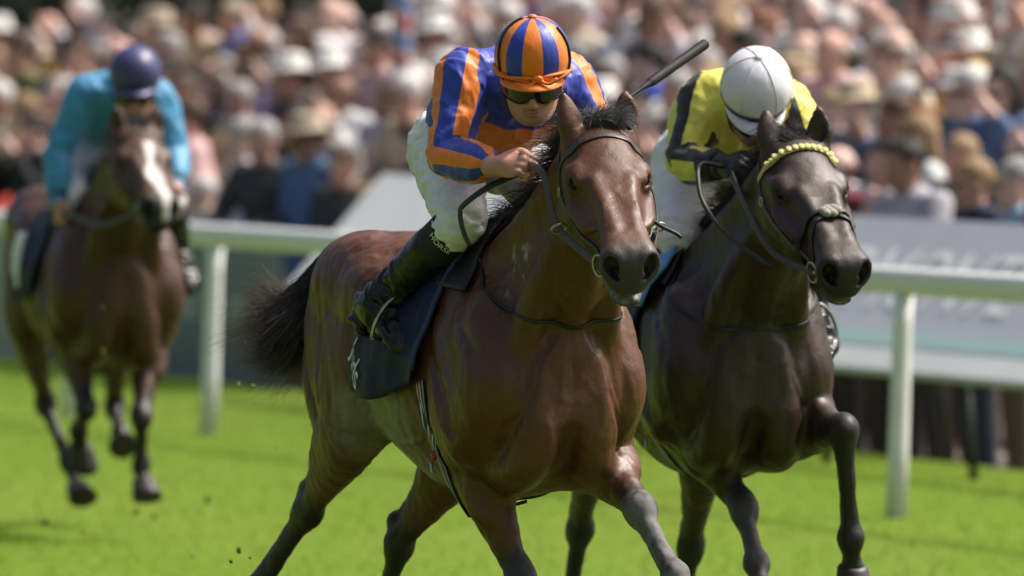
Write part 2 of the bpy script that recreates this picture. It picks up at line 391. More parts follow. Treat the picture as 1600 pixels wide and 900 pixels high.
        V.vein([hl(.22,-.11,sg*.1),hl(.30,-.10,sg*.09),hl(.37,-.07,sg*.07),hl(.42,-.03,sg*.05)],.0035,.008)
        V.vein([hl(.30,-.10,sg*.09),hl(.36,-.12,sg*.07),hl(.42,-.10,sg*.06)],.003,.008)
        V.vein([hl(.34,-.01,sg*.035),hl(.40,-.01,sg*.045),hl(.46,-.02,sg*.05)],.003,.008)
    # ---- mesh and colours
    P,Q=body_mesh(V); N_=vnormals(P,Q); lz=(P-HP)@HR.T; onb=1-sstep(-.1,.1,lz[:,0])*sstep(-.4,-.3,lz[:,1])*.6
    leg=sstep(.85,.7,P[:,2])
    fold=(1-np.abs(fbm(P*A(16,13,6)+3,3,71))*2.4)*.0046*(1-leg)*onb+fbm(P*A(30,30,30),2,73)*.0014*onb+fbm(P*A(42,42,24),3,75)*.0040*leg
    P=P+N_*fold[:,None]
    loc=(P-HP)@HR.T; u,v_,w_=loc[:,0],loc[:,1],loc[:,2]
    base=A(*pose['coat']); blk=A(*pose['points'])
    C=np.repeat(base[None],len(P),0); n1=fbm(P*3.1,3,3); n2=fbm(P*11,3,9)
    C*= (1+.22*n1+.12*n2)[:,None]
    rough=.455+.16*n1+.14*fbm(P*A(14,14,6),3,33)
    for nm,L in pose['legs'].items():
        L=[np.asarray(q,float) for q in L]
        d1,t1=seg_dist(P,L[0],L[1]); d2,t2=seg_dist(P,L[1],L[2]); d3,t3=seg_dist(P,L[2],L[3])
        wt_=np.maximum(np.where((d1<.12)&(d2>.0),sstep(.62,.98,t1+.06*n2),0),np.maximum((d2<.085),(d3<.10)).astype(float))
        if nm[1]=='H': wt_=np.maximum(wt_,0)
        C=lerp(C,blk[None]*(1+.2*n2)[:,None],(wt_*.95)[:,None]); rough=lerp(rough,.55,wt_*.6)
        du=pose['dust'].get(nm,0)
        if du:
            m_=np.where((d1<.13)|(d2<.09)|(d3<.1),np.maximum(sstep(.78,1,t1)*(t2<=0.02),(t2>0)),0)*sstep(-.35,.35,fbm(P*A(26,26,13),3,5)+.25)
            C=lerp(C,A(.17,.165,.16)[None],(m_*du)[:,None]); rough=lerp(rough,.8,m_*du)
    rough=rough+.07*sstep(-.1,.05,u)*(np.abs(w_)<.16)*(v_>-.4)
    hd=(u>-.05)&(v_<.05)&(v_>-.34)&(np.abs(w_)<.14)
    mz=np.where(hd,sstep(.44,.535,u+.015*n2-np.maximum(0,v_+.07)*.35),0)
    C=lerp(C,A(*pose['muzzle'])[None]*(1+.15*n2)[:,None],mz[:,None]); rough=lerp(rough,.52,mz)
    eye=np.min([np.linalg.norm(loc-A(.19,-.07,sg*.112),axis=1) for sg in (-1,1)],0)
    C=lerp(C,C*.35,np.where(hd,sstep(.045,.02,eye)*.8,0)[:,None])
    # ears: dark tips and pale inner hair
    for sg,(tip,face) in zip((-1,1),pose['ears']):
        b=hl(.0,-.035,sg*.062); d,t=seg_dist(P,b,b+nrm(np.asarray(tip)-b)*.15); C=lerp(C,C*.4,((d<.05)*sstep(.75,1,t))[:,None])
    if pose.get('blaze'):
        bl=np.where(hd&(v_>-.075),1,0)*np.where((u>.13)&(u<.60),sstep(.023,.013,np.abs(w_-.012-.010*np.sin(u*14))+.010*n2-.012*np.exp(-((u-.37)/.05)**2)),0)
        C=lerp(C,A(.66,.62,.58)[None],bl[:,None]); rough=lerp(rough,.75,bl)
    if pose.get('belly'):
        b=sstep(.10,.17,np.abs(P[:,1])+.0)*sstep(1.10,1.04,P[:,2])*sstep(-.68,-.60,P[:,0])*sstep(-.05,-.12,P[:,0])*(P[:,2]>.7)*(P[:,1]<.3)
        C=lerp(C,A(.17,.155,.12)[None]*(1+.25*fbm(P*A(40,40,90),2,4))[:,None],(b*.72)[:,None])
    if pose.get('foam') is not None:
        f0=np.asarray(pose['foam']); dd=np.linalg.norm((P-f0)*A(1,1,.8),axis=1)*.8
        f_=sstep(.075,.02,dd)*sstep(.05,.45,fbm(P*A(62,62,38),4,8)+.05*fbm(P*200,2,9))
        C=lerp(C,A(.55,.53,.49)[None],(f_*.65)[:,None])
    if abs(jw)>.01:
        f_=np.where(hd&(u>.42),1,0)*sstep(.028,.012,np.abs(v_+.128-jw*.62))*sstep(-.3,.3,n2+.2)
        C=lerp(C,A(.36,.35,.29)[None],(f_*.6*sstep(-.5,.6,fbm(P*60,2,12)))[:,None])
    C=np.clip(C,.003,.9)
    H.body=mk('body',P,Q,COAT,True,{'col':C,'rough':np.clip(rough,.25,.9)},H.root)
    for sg in (-1,1):
        H.eye=sphere('eye',hl(.190,-.060,sg*.068)+HR[2]*sg*.004+HR[1]*.004,.0255,M_EYE,H.root)
    # hooves
    for nm,L in pose['legs'].items():
        F,Ht=np.asarray(L[2],float),np.asarray(L[3],float); d=nrm(Ht-F)
        tip=d; side=A(0,1,0); fb=nrm(np.cross(side,d)); fb=fb if fb[0]>0 else -fb
        rings=[]
        for t,rx,ry,sh in ((-.01,.040,.042,0),(.0,.047,.05,0),(.06,.058,.064,.016),(.085,.062,.070,.026),(.088,.05,.058,.026)):
            c=lerp(F,Ht,.78)+d*t+fb*sh
            rings.append([c+side*rx*math.cos(q)+fb*ry*math.sin(q)*(1 if math.sin(q)>0 else .85) for q in np.linspace(0,2*math.pi,20,endpoint=False)])
        loft('hoof',rings,M_HOOF,H.root,cap=True)
    return H
def loft(name,rings,mat,parent=None,cap=True,closed=True,smooth=True,attrs=None):
    n=len(rings[0]); V=np.concatenate([np.asarray(r,float) for r in rings]); F=[]
    for i in range(len(rings)-1):
        for j in range(n if closed else n-1):
            k=(j+1)%n; F.append((i*n+j,i*n+k,(i+1)*n+k,(i+1)*n+j))
    if cap: F.append(tuple(range(n))[::-1]); F.append(tuple((len(rings)-1)*n+j for j in range(n)))
    o=mk(name,V,F,mat,smooth,attrs,parent)
    bm=bmesh.new(); bm.from_mesh(o.data); bmesh.ops.recalc_face_normals(bm,faces=bm.faces); bm.to_mesh(o.data); bm.free()
    return o
def sphere(name,c,r,mat,parent=None,seg=20,sc3=(1,1,1),ax=None):
    bm=bmesh.new(); bmesh.ops.create_uvsphere(bm,u_segments=seg,v_segments=seg//2,radius=1)
    ax=np.eye(3) if ax is None else ax
    V=np.array([v.co[:] for v in bm.verts])*r*np.asarray(sc3); V=V@ax+np.asarray(c)
    F=[tuple(v.index for v in f.verts) for f in bm.faces]; bm.free()
    return mk(name,V,F,mat,True,None,parent)
P1=dict(h=.006,dz=-.01,poll=(.70,-.002,1.850),head=(-11,39,-3),jaw=-.029,coat=(.092,.032,.0098),points=(.018,.015,.014),muzzle=(.035,.03,.03),
  ears=(((.64,-.125,2.1),(-.95,-.25,.1)),((.67,.08,2.1),(.9,-.25,.1))),
  legs=dict(RF=[(.10,-.15,.92),(.25,-.055,.56),(.27,-.055,.23),(.36,-.055,.05)],LF=[(.17,.20,.92),(.55,.182,.768),(.78,.189,.60),(.90,.19,.50)],
            RH=[(-.70,-.19,.97),(-1.13,-.165,.69),(-1.40,-.235,.43),(-1.50,-.24,.29)],LH=[(-.62,.14,.92),(-1.0,.07,.60),(-1.2,.076,.31),(-1.28,.08,.17)]),
  dust=dict(LF=.8,RF=.12),belly=True,foam=(.40,-.13,1.44))
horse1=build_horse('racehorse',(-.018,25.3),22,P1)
tag(horse1.root,'bay racehorse galloping in front, ridden by the jockey in the orange and blue cap','horse','galloping racehorses')
# ---------------------------------------------------------------- tack and hair
M_LEATHER=simple('black_leather',(.010,.009,.0085),.5,noise=.4,nscale=50,bmp=.15)
M_STRAP=simple('bridle_leather',(.05,.042,.036),.45,noise=.35,nscale=70,bmp=.12)
M_STEEL=simple('steel',(.42,.41,.38),.32,metal=1,noise=.2,nscale=30)
M_NAVY=simple('navy_cloth',(.008,.014,.045),.55,noise=.3,nscale=30,bmp=.25,spec=.18)
M_NAVYEDGE=simple('navy_binding',(.02,.035,.11),.55,noise=.2)
M_WHITEPRINT=simple('white_print',(.75,.76,.76),.6)
def hairmat(name,c,v=.5):
    m,nt,p=newmat(name); p.inputs['Roughness'].default_value=.42
    at=nd(nt,'ShaderNodeAttribute',attribute_name='col'); nt.links.new(at.outputs['Color'],p.inputs['Base Color']); p.inputs['Specular IOR Level'].default_value=.6
    return m
M_HAIR=hairmat('horse_hair',(0,0,0))
def strap(name,pts,width,thick,mat,parent,vol=None,off=.001,n=40,up=(0,0,1),smooth=2,closed=False,attr=False):
    c=catmull(pts,n)
    if vol is not None:
        c=vol.stick(c,off+thick/2)
        for _ in range(smooth): c[1:-1]=(c[:-2]+2*c[1:-1]+c[2:])/4
        c=vol.stick(c,off+thick/2,3); N=vol.grad(c)
        for _ in range(3): N[1:-1]=N[:-2]+2*N[1:-1]+N[2:]; N/=np.linalg.norm(N,axis=1)[:,None]
    else: N=np.repeat(nrm(up)[None],n,0)
    T=np.gradient(c,axis=0); T/=np.linalg.norm(T,axis=1)[:,None]+1e-9
    B=np.cross(T,N); B/=np.linalg.norm(B,axis=1)[:,None]+1e-9; N=np.cross(B,T)
    prof=[(-.5,-.5),(-.5,.3),(-.46,.48),(-.2,.5),(0,.5),(.2,.5),(.46,.48),(.5,.3),(.5,-.5)]
    rings=[[c[i]+B[i]*a*width+N[i]*b*thick for a,b in prof] for i in range(n)]
    at={'w':np.tile(np.array([a+.5 for a,b in prof]),n)} if attr else None
    return loft(name,rings,mat,parent,attrs=at)
def wire(name,pts,r,mat,parent=None,n=24,seg=8,closed=False,taper=None):
    c=np.asarray(pts,float) if closed else catmull(pts,n); n=len(c)
    T=np.gradient(c,axis=0) if not closed else np.roll(c,-1,0)-np.roll(c,1,0)
    T/=np.linalg.norm(T,axis=1)[:,None]+1e-9
    ref=nrm((.21,.43,.87)); rings=[]
    for i in range(n):
        u=nrm(np.cross(T[i],ref)); v=np.cross(T[i],u); rr=r if taper is None else r*taper[min(i,len(taper)-1)] if hasattr(taper,'__len__') else r*taper(i/(n-1))
        rings.append([c[i]+rr*(u*math.cos(q)+v*math.sin(q)) for q in np.linspace(0,2*math.pi,seg,endpoint=False)])
    if closed: rings.append(rings[0])
    return loft(name,rings,mat,parent,cap=not closed)
def ring(name,c,axis,rad,r,mat,parent,sc2=1.0):
    axis=nrm(axis); u=nrm(np.cross(axis,(.3,.2,.93))); v=np.cross(axis,u)
    return wire(name,[np.asarray(c)+rad*(u*math.cos(q)+v*sc2*math.sin(q)) for q in np.linspace(0,2*math.pi,28,endpoint=False)],r,mat,parent,closed=True)
def strands(name,Cv,r0,parent,base=(.012,.010,.010),tip=None,rnd=.5,mat=None):
    """hair as thin tapered three-sided tubes. Cv: (m,n,3)"""
    Cv=np.asarray(Cv,float); m,n,_=Cv.shape
    T=np.gradient(Cv,axis=1); T/=np.linalg.norm(T,axis=2)[...,None]+1e-9
    u=np.cross(T,nrm((.3,.5,.8))); u/=np.linalg.norm(u,axis=2)[...,None]+1e-9; v=np.cross(T,u)
    rad=np.asarray(r0)*np.ones(m); tp=(1-np.linspace(0,1,n)**2*.85)
    V=np.zeros((m,n,3,3))
    for k in range(3):
        q=2*math.pi*k/3; V[:,:,k]=Cv+(u*math.cos(q)+v*math.sin(q))*rad[:,None,None]*tp[None,:,None]
    idx=np.arange(m*n*3).reshape(m,n,3); F=[]
    for k in range(3):
        k2=(k+1)%3; F.append(np.stack([idx[:,:-1,k],idx[:,:-1,k2],idx[:,1:,k2],idx[:,1:,k]],-1).reshape(-1,4))
    b=A(*base); t_=A(*(tip if tip is not None else base)); mixv=(np.linspace(0,1,n)**2.5)[None,:,None]
    c=(b*(1-mixv)+t_*mixv)*(1+rnd*(RNG.rand(m,1,1)*2-1)); C=np.repeat(c[:,:,None,:],3,2).reshape(-1,3)
    return mk(name,V.reshape(-1,3),np.concatenate(F),mat or M_HAIR,True,{'col':np.clip(C,.002,1)},parent)
def flow(roots,dirs,length,n=9,droop=0,wave=.01,curl=2.0,seed=1,gather=None):
    """strand curves from roots along dirs with droop and a shared wave"""
    m=len(roots); out=np.zeros((m,n,3)); p=np.array(roots,float); d=np.array(dirs,float); out[:,0]=p
    L=np.asarray(length)*np.ones(m); st=(L/(n-1))[:,None]
    for i in range(1,n):
        nz=np.stack([fbm(p*curl*5+k*31.7,2,seed+k) for k in range(3)],1)
        d=d+nz*wave*8+A(0,0,-droop); d/=np.linalg.norm(d,axis=1)[:,None]; p=p+d*st; out[:,i]=p
    return out
def trunk_pt(H,x,th,off=.01):
    """points on the barrel: x along the horse, th angle from the spine (radians, + left)"""
    x=np.asarray(x,float); th=np.asarray(th,float); z0=1.17+H.pose['dz']
    lo=np.full(x.shape,.06); P=lambda r: np.stack([x,r*np.sin(th),z0+r*np.cos(th)],-1)
    hit=np.full(x.shape,.5); done=np.zeros(x.shape,bool)
    for r in np.arange(.10,.5,.008):
        d=H.vol.sample(P(np.full(x.shape,r)).reshape(-1,3)).reshape(x.shape)
        new=(d>0)&~done; hit[new]=r; done|=new
    a=hit-.008; b=hit.copy()
    for _ in range(6):
        mth=(a+b)/2; d=H.vol.sample(P(mth).reshape(-1,3)).reshape(x.shape); a=np.where(d>0,a,mth); b=np.where(d>0,mth,b)
    return P(b+off)
def smooth_grid(G,it):
    for _ in range(it):
        G[1:-1]=(G[:-2]+2*G[1:-1]+G[2:])/4; G[:,1:-1]=(G[:,:-2]+2*G[:,1:-1]+G[:,2:])/4
    return G
def sheet(name,G,mat,parent,thick=.005,attrs=None):
    a,b=G.shape[:2]; idx=np.arange(a*b).reshape(a,b)
    F=np.stack([idx[:-1,:-1],idx[1:,:-1],idx[1:,1:],idx[:-1,1:]],-1).reshape(-1,4)
    o=mk(name,G.reshape(-1,3),F,mat,True,attrs,parent); s=o.modifiers.new('thickness','SOLIDIFY'); s.thickness=thick; s.offset=0
    return o
def text_mesh(body,shear=0.0):
    cu=bpy.data.curves.new('lettering','FONT'); cu.body=body; cu.size=1; cu.shear=shear; cu.resolution_u=4; cu.align_x='CENTER'; cu.align_y='CENTER'
    o=bpy.data.objects.new('lettering',cu); col.objects.link(o); dg=bpy.context.evaluated_depsgraph_get(); me=bpy.data.meshes.new_from_object(o.evaluated_get(dg))
    V=np.array([v.co[:] for v in me.vertices]); F=[tuple(p.vertices) for p in me.polygons]
    bpy.data.objects.remove(o); bpy.data.curves.remove(cu); bpy.data.meshes.remove(me); return V,F
def lettering(name,body,fn,mat,parent,shear=0.0,cuts=2):
    """flat print laid on a surface: fn maps (n,2) letter coordinates to points"""
    V,F=text_mesh(body,shear); bm=bmesh.new(); vs=[bm.verts.new(v) for v in V]
    for f in F:
        try: bm.faces.new([vs[i] for i in f])
        except ValueError: pass
    if cuts:
        bmesh.ops.triangulate(bm,faces=bm.faces); bmesh.ops.subdivide_edges(bm,edges=[e for e in bm.edges if e.calc_length()>.12],cuts=cuts)
    bm.verts.index_update(); V=np.array([v.co[:] for v in bm.verts]); F=[tuple(v.index for v in f.verts) for f in bm.faces]; bm.free()
    return mk(name,fn(V[:,:2]),F,mat,False,None,parent)
def tack(H,nose=None,brow=None,cloth=None,reinhands=(),print_=None,girth=True):
    hl=H.hl; V=H.vol; D=A(0,0,H.pose['dz']); jw=H.pose['jaw']
    br=tag(strap('bridle',[hl(.05,-.15,-.088),hl(.01,-.085,-.09),hl(-.035,-.02,-.03),hl(-.038,-.012,0),hl(-.035,-.02,.03),hl(.01,-.085,.09),hl(.05,-.15,.088)],.022,.005,M_STRAP,H.root,V,n=40))
    strap('browband',[hl(.055,-.12,-.092),hl(.068,-.06,-.092),hl(.070,.0,-.05),hl(.066,.015,0),hl(.070,.0,.05),hl(.068,-.06,.092),hl(.055,-.12,.092)],.020 if brow is None else .019,.0035,brow or M_STRAP,br,V,off=.004 if brow else .002,n=46)
    if brow is not None:   # scalloped bright ribbon on the browband
        for k in range(14):
            t=k/13; w_=lerp(-.088,.088,t); u_=.066+.004*abs(w_/.09); P=V.stick(np.array([hl(u_,.012-.9*abs(w_)**1.15,w_)]),.011)[0]
            sphere('ribbon_tuft',P,.0125,brow,br,12,(.95,.22,.85),H.HR)
    for sg in (-1,1):
        strap('cheekpiece',[hl(.055,-.12,sg*.093),hl(.14,-.135,sg*.10),hl(.25,-.13,sg*.098),hl(.36,-.118,sg*.075),hl(.455,-.112,sg*.062)],.016,.005,M_STRAP,br,V,off=.001,n=30)
        bk=V.stick(np.array([hl(.135,-.133,sg*.10)]),.006)[0]
        ring('buckle',bk,HRw(H,sg),.013,.0028,M_STEEL,br)
        bp=V.stick(np.array([hl(.475,-.112,sg*.066)]),.012)[0]
        ring('bit_ring',bp,A(0,.9*sg,0)+H.HR[0]*.25,.030,.0038,M_STEEL,br)
        wire('bit_bar',[bp,hl(.475,-.120+jw*.4,0)],.006,M_STEEL,br,4)
        setattr(H,'bit'+('R' if sg<0 else 'L'),bp)
    strap('throat_latch',[hl(.06,-.15,-.092),hl(.085,-.23,-.085),hl(.11,-.29,-.045),hl(.12,-.31,0),hl(.11,-.29,.045),hl(.085,-.23,.085),hl(.06,-.15,.092)],.012,.004,M_STRAP,br,None,n=30,up=H.HR[0])
    if nose:
        strap('noseband',[hl(.40,-.16,-.05),hl(.365,-.10,-.075),hl(.345,-.03,-.05),hl(.34,-.005,0),hl(.345,-.03,.05),hl(.365,-.10,.075),hl(.40,-.16,.05)],.017,.006,M_LEATHER,br,V,off=.002,n=36)
        strap('flash_strap',[hl(.345,-.003,-.01),hl(.40,-.03,-.055),hl(.455,-.10,-.066),hl(.48,-.14+jw,-.04),hl(.49,-.16+jw,0)],.013,.005,M_LEATHER,br,V,off=.002,n=30)
        strap('flash_strap',[hl(.345,-.003,.01),hl(.40,-.03,.055),hl(.455,-.10,.066),hl(.48,-.14+jw,.04),hl(.49,-.16+jw,0)],.013,.005,M_LEATHER,br,V,off=.002,n=30)
        for q in range(7):
            sphere('nose_pad',V.stick(np.array([hl(.345+.012*math.sin(q*2.1),.0,(q-3)*.0065)]),.012)[0],.0145,nose,br,10,(1,.8,1.1),H.HR)
    else:
        # loose end of the bit strap on the far cheek
        e=hl(.30,-.10,.085); wire('strap_end',[e,e+A(.0,.035,-.022),e+A(.0,.075,-.040),e+A(.01,.088,-.052)],.0055,M_LEATHER,br,10)
    # saddle cloth and saddle
    nx,nt=44,70; xs=np.linspace(-.50,.10,nx); ths=np.linspace(-1,1,nt)
    X,S=np.meshgrid(xs,ths,indexing='ij')
    lim=lerp(R(108),R(98),sstep(-.2,.1,X))*lerp(1,.97,sstep(-.40,-.50,X)); X=X+.10*np.abs(S)**1.5*-.6*sstep(.0,.12,X)
    TH=S*lim; X=X+.22*(1-sstep(.45,.95,np.abs(S)))*np.clip((.02-X)/.52,0,1); G=trunk_pt(H,X,TH,.012); G=smooth_grid(G,4)
    nz=fbm(np.stack([X*9,TH*2.2,X*0],-1).reshape(-1,3),3,11).reshape(X.shape)
    dirn=np.stack([np.zeros_like(X),np.sin(TH),np.cos(TH)],-1)
    G=G+dirn*((.006+.013*np.abs(S)**1.5)*(1+nz*1.5)+.010*np.abs(S)**4)[...,None]
    cl=sheet('saddle_cloth',G,cloth or M_NAVY,H.root,.005)
    fe=G[-1]; wire('binding',fe[2:-2:2]+A(.004,0,0),.009,M_NAVYEDGE,cl,60,6)
    if print_:
        def fn(uv):
            s=print_['size']; ca,sa=math.cos(print_['rot']),math.sin(print_['rot'])
            a=(uv[:,0]*ca-uv[:,1]*sa)*s; b=(uv[:,0]*sa+uv[:,1]*ca)*s
            fx=print_['x']+a; ft=-(print_['th']-b/.27)
            i=np.clip((fx+.50)/.60*(nx-1),0,nx-1.001); lm=R(112); j=np.clip((ft/lm+1)/2*(nt-1),0,nt-1.001)
            i0=i.astype(int);j0=j.astype(int);fi=(i-i0)[:,None];fj=(j-j0)[:,None]
            P=G[i0,j0]*(1-fi)*(1-fj)+G[i0+1,j0]*fi*(1-fj)+G[i0,j0+1]*(1-fi)*fj+G[i0+1,j0+1]*fi*fj
            return P+np.stack([0*ft,np.sin(ft),np.cos(ft)],-1)*.007
        lettering('lettering',print_['text'],fn,M_WHITEPRINT,cl,shear=.1)
    nx,nt=24,40; xs=np.linspace(-.34,.16,nx); ths=np.linspace(-1,1,nt); X,S=np.meshgrid(xs,ths,indexing='ij')
    TH=S*R(46)*(.80+.20*np.cos((X-.06)*6)); G2=smooth_grid(trunk_pt(H,X+.05*np.abs(S),TH,.019),4); k=sstep(.5,0,np.abs(S))
    G2=G2+A(0,0,1)*(k*(.045*sstep(.06,.16,X)+.05*sstep(-.24,-.34,X)-.012))[...,None]
    sd_=sheet('saddle',G2,M_LEATHER,H.root,.010)
    H.saddle=sd_
    if girth:
        th=np.linspace(R(100),R(260),34); P=trunk_pt(H,np.full(34,.025)+.05*np.sin(np.linspace(0,math.pi,34)),-th,.004)
        strap('girth',P,.085,.006,girth_mat(),H.root,None,n=60,up=(1,0,0)) if False else girth_band(H,P)
    return br
def HRw(H,sg): return H.HR[2]*sg
def girth_mat():
    m,nt,p=newmat('striped_webbing'); at=nd(nt,'ShaderNodeAttribute',attribute_name='w'); rp=nd(nt,'ShaderNodeValToRGB'); cr=rp.color_ramp; cr.interpolation='CONSTANT'
    cs=[(0,(.02,.035,.06)),(.10,(.55,.55,.5)),(.16,(.012,.03,.05)),(.36,(.6,.55,.48)),(.44,(.32,.035,.02)),(.62,(.6,.55,.48)),(.70,(.012,.03,.05)),(.88,(.4,.45,.45)),(.94,(.012,.02,.035))]
    cr.elements[0].position=0; cr.elements[0].color=(*cs[0][1],1); cr.elements[1].position=cs[1][0]; cr.elements[1].color=(*cs[1][1],1)
    for p_,c in cs[2:]: e=cr.elements.new(p_); e.color=(*c,1)
    nt.links.new(at.outputs['Fac'],rp.inputs[0]); nt.links.new(rp.outputs[0],p.inputs['Base Color']); p.inputs['Roughness'].default_value=.7
    return m
def girth_band(H,P):
    n=60; c=catmull(P,n); T=np.gradient(c,axis=0); T/=np.linalg.norm(T,axis=1)[:,None]; B=np.repeat(A(1,0,0)[None],n,0); B-=T*(B*T).sum(1)[:,None]; N=np.cross(T,B)
    ws=np.linspace(-.5,.5,15); G=c[:,None]+B[:,None]*ws[None,:,None]*.10; sh=G.shape
    G=H.vol.stick(G.reshape(-1,3),.006).reshape(sh)
    o=sheet('girth',G,girth_mat(),H.root,.004,{'w':np.tile(ws+.5,n)})
    for sg in (0,):
        k=14; q=G[k,5]; sphere('girth_buckle',q+A(0,-.008,0),.016,simple('red_buckle',(.25,.012,.014),.4),o,12,(1,.5,1))
        wire('buckle_tongue',[q+A(-.01,-.012,-.02),q+A(.0,-.012,-.05)],.005,M_STEEL,o,5)
    e=G[26:31,13]; wire('strap_end',[e[0]+A(.005,-.01,-.0),e[2]+A(.02,-.015,-.012),e[4]+A(.045,-.01,-.004)],.005,M_LEATHER,o,10)
    return o
def horse_hair(H,tail,mane_side=-1,forelock=(),seed=1,n_m=900,n_t=1500,r=.0012,tailtip=(.16,.12,.09),fl_tip=(.17,.17,.175)):
    hl=H.hl; rs=np.random.RandomState(seed); D=A(0,0,H.pose['dz'])
    # mane along the crest
    crest=[A(.06,0,1.53)+D,A(.20,0,1.58)+D,lerp(A(.2,0,1.56)+D,hl(-.02,-.03,0),.45)+A(-.02,0,.05),lerp(A(.2,0,1.56)+D,hl(-.02,-.03,0),.75)+A(-.01,0,.03),hl(-.03,-.02,0)]
    c=catmull(crest,60); c=H.vol.stick(c,-.004,12,.05)
    i=rs.randint(0,60,n_m); ro=c[i]+rs.normal(0,.009,(n_m,3)); dr=A(-.45,mane_side*.75,.45)[None]+rs.normal(0,.33,(n_m,3)); dr/=np.linalg.norm(dr,axis=1)[:,None]
    ln=.08+.08*rs.rand(n_m)
    tag(strands('mane',flow(ro,dr,ln,8,.17,.035,2.2,seed),r,H.root,(.010,.009,.009),(.02,.017,.015),.5))
    # forelock blown back between the ears
    nf=n_m*3//4
    ro=np.array([hl(-.03+.06*a,-.008+.0*a,(b-.5)*.075) for a,b in rs.rand(nf,2)]); ro=H.vol.stick(ro,-.003)
    dr=(forelock[0] if len(forelock) else A(-.1,-.3,.9))[None]+rs.normal(0,.17,(nf,3)); dr/=np.linalg.norm(dr,axis=1)[:,None]
    strands('forelock',flow(ro,dr,.05+.055*rs.rand(nf),10,forelock[1] if len(forelock)>1 else .16,.03,2.5,seed+4),r,H.root,(.030,.029,.029),fl_tip,.5)  # fl_tip: the lit grey of the hair ends is painted into the colour
    # tail: guides spread from the dock
    g=np.asarray(tail,float); nk=len(g); n=12
    out=np.zeros((n_t,n,3)); base=catmull(g[:,:3],n); wid=np.interp(np.linspace(0,1,n),np.linspace(0,1,nk),g[:,3])
    T=np.gradient(base,axis=0); T/=np.linalg.norm(T,axis=1)[:,None]; U=np.cross(T,A(.2,.3,.9)); U/=np.linalg.norm(U,axis=1)[:,None]; W=np.cross(T,U)
    ang=rs.rand(n_t)*2*math.pi; rr=np.sqrt(rs.rand(n_t)); st=rs.rand(n_t)*.45; en=st+(1-st)*(.55+.5*rs.rand(n_t))
    for k in range(n):
        t=st+(en-st)*k/(n-1); f=t*(n-1); f=np.clip(f,0,n-1.001); i0=f.astype(int); fr=(f-i0)[:,None]; over=np.maximum(t-1,0)[:,None]
        b=base[i0]*(1-fr)+base[i0+1]*fr+T[-1]*over*.5; w_=wid[i0]*(1-fr[:,0])+wid[i0+1]*fr[:,0]
        out[:,k]=b+U[i0]*(w_*rr*np.cos(ang))[:,None]+W[i0]*(w_*rr*np.sin(ang))[:,None]
    nz=np.stack([fbm(out.reshape(-1,3)*5+q*13,2,seed+q) for q in range(3)],1).reshape(out.shape)
    fz=rs.normal(0,.6,(n_t,1,3))*(np.linspace(0,1,n)**2.2)[None,:,None]*.06
    out=out+nz*(np.linspace(0,1,n)**1.2)[None,:,None]*.10+fz
    strands('tail',out,r*1.1,H.root,(.010,.009,.008),tailtip,.6)  # pale tailtip paints light shining through the wispy ends into the colour
    wire('dock',[g[0,:3]+A(.06,0,.0),g[0,:3],g[1,:3]],.032,simple('dock_hair',(.012,.010,.009),.6),H.root,8,10)
# ---------------------------------------------------------------- riders
def skin_mat(name,c):
    m=simple(name,c,.48,noise=.14,nscale=35,bmp=.05,attr='col'); m.node_tree.nodes['Principled BSDF'].inputs['Subsurface Weight'].default_value=.08; m.node_tree.nodes['Principled BSDF'].inputs['Subsurface Radius'].default_value=(.01,.004,.002); return m
M_SKIN=skin_mat('skin',(.5,.28,.2))
def silk_mat(name,ca,cb,rough=.46,edge=0.0):
    """two-colour silk: attribute 'pat' above zero shows ca, below shows cb"""
    m,nt,p=newmat(name); at=nd(nt,'ShaderNodeAttribute',attribute_name='pat')
    mr=nd(nt,'ShaderNodeMapRange'); mr.inputs['From Min'].default_value=-.02; mr.inputs['From Max'].default_value=.02; nt.links.new(at.outputs['Fac'],mr.inputs[0])
    mx=nd(nt,'ShaderNodeMix',data_type='RGBA'); mx.inputs['A'].default_value=(*cb,1); mx.inputs['B'].default_value=(*ca,1); nt.links.new(mr.outputs[0],mx.inputs['Factor']); nt.links.new(mx.outputs['Result'],p.inputs['Base Color'])
    p.inputs['Roughness'].default_value=rough; p.inputs['Sheen Weight'].default_value=.15; p.inputs['Specular IOR Level'].default_value=.45
    tc=nd(nt,'ShaderNodeTexCoord'); mp=nd(nt,'ShaderNodeMapping'); mp.inputs['Scale'].default_value=(14,22,9); nt.links.new(tc.outputs['Object'],mp.inputs['Vector'])
    no=nd(nt,'ShaderNodeTexNoise',Scale=1.6,Detail=5.0,Roughness=.55,Distortion=1.2); nt.links.new(mp.outputs[0],no.inputs['Vector']); bump(nt,p,no.outputs[0],.22,.010)
    return m
M_BREECH=simple('white_breeches',(.74,.74,.76),.6,noise=.06,nscale=20,bmp=.12,sheen=.1)
M_BOOT=simple('boot_leather',(.009,.009,.010),.3,spec=.35,noise=.3,nscale=26,bmp=.25)
M_GAITER=simple('black_gaiter',(.010,.010,.011),.75,noise=.2,nscale=200,bmp=.1)
M_VISOR=simple('dark_visor',(.006,.006,.007),.08)
M_BAND=simple('black_elastic',(.015,.015,.017),.6)
def crumple(P,N,amp,sc3,seed,ridge=True):
    n=fbm(P*A(*sc3),3,seed); n2=fbm(P*A(*sc3)[[1,2,0]]*1.3+7,2,seed+3); n3=fbm(P*A(*sc3)*2.3+11,2,seed+9)
    v=(1-np.abs(n)*2.8)*.55+(1-np.abs(n3)*2.8)*.38+n2*.3-.25 if ridge else n
    return P+N*(amp*v)[:,None]
def frame(f,up):
    f=nrm(f); l=nrm(np.cross(up,f)); u=np.cross(f,l); return np.stack([f,l,u])
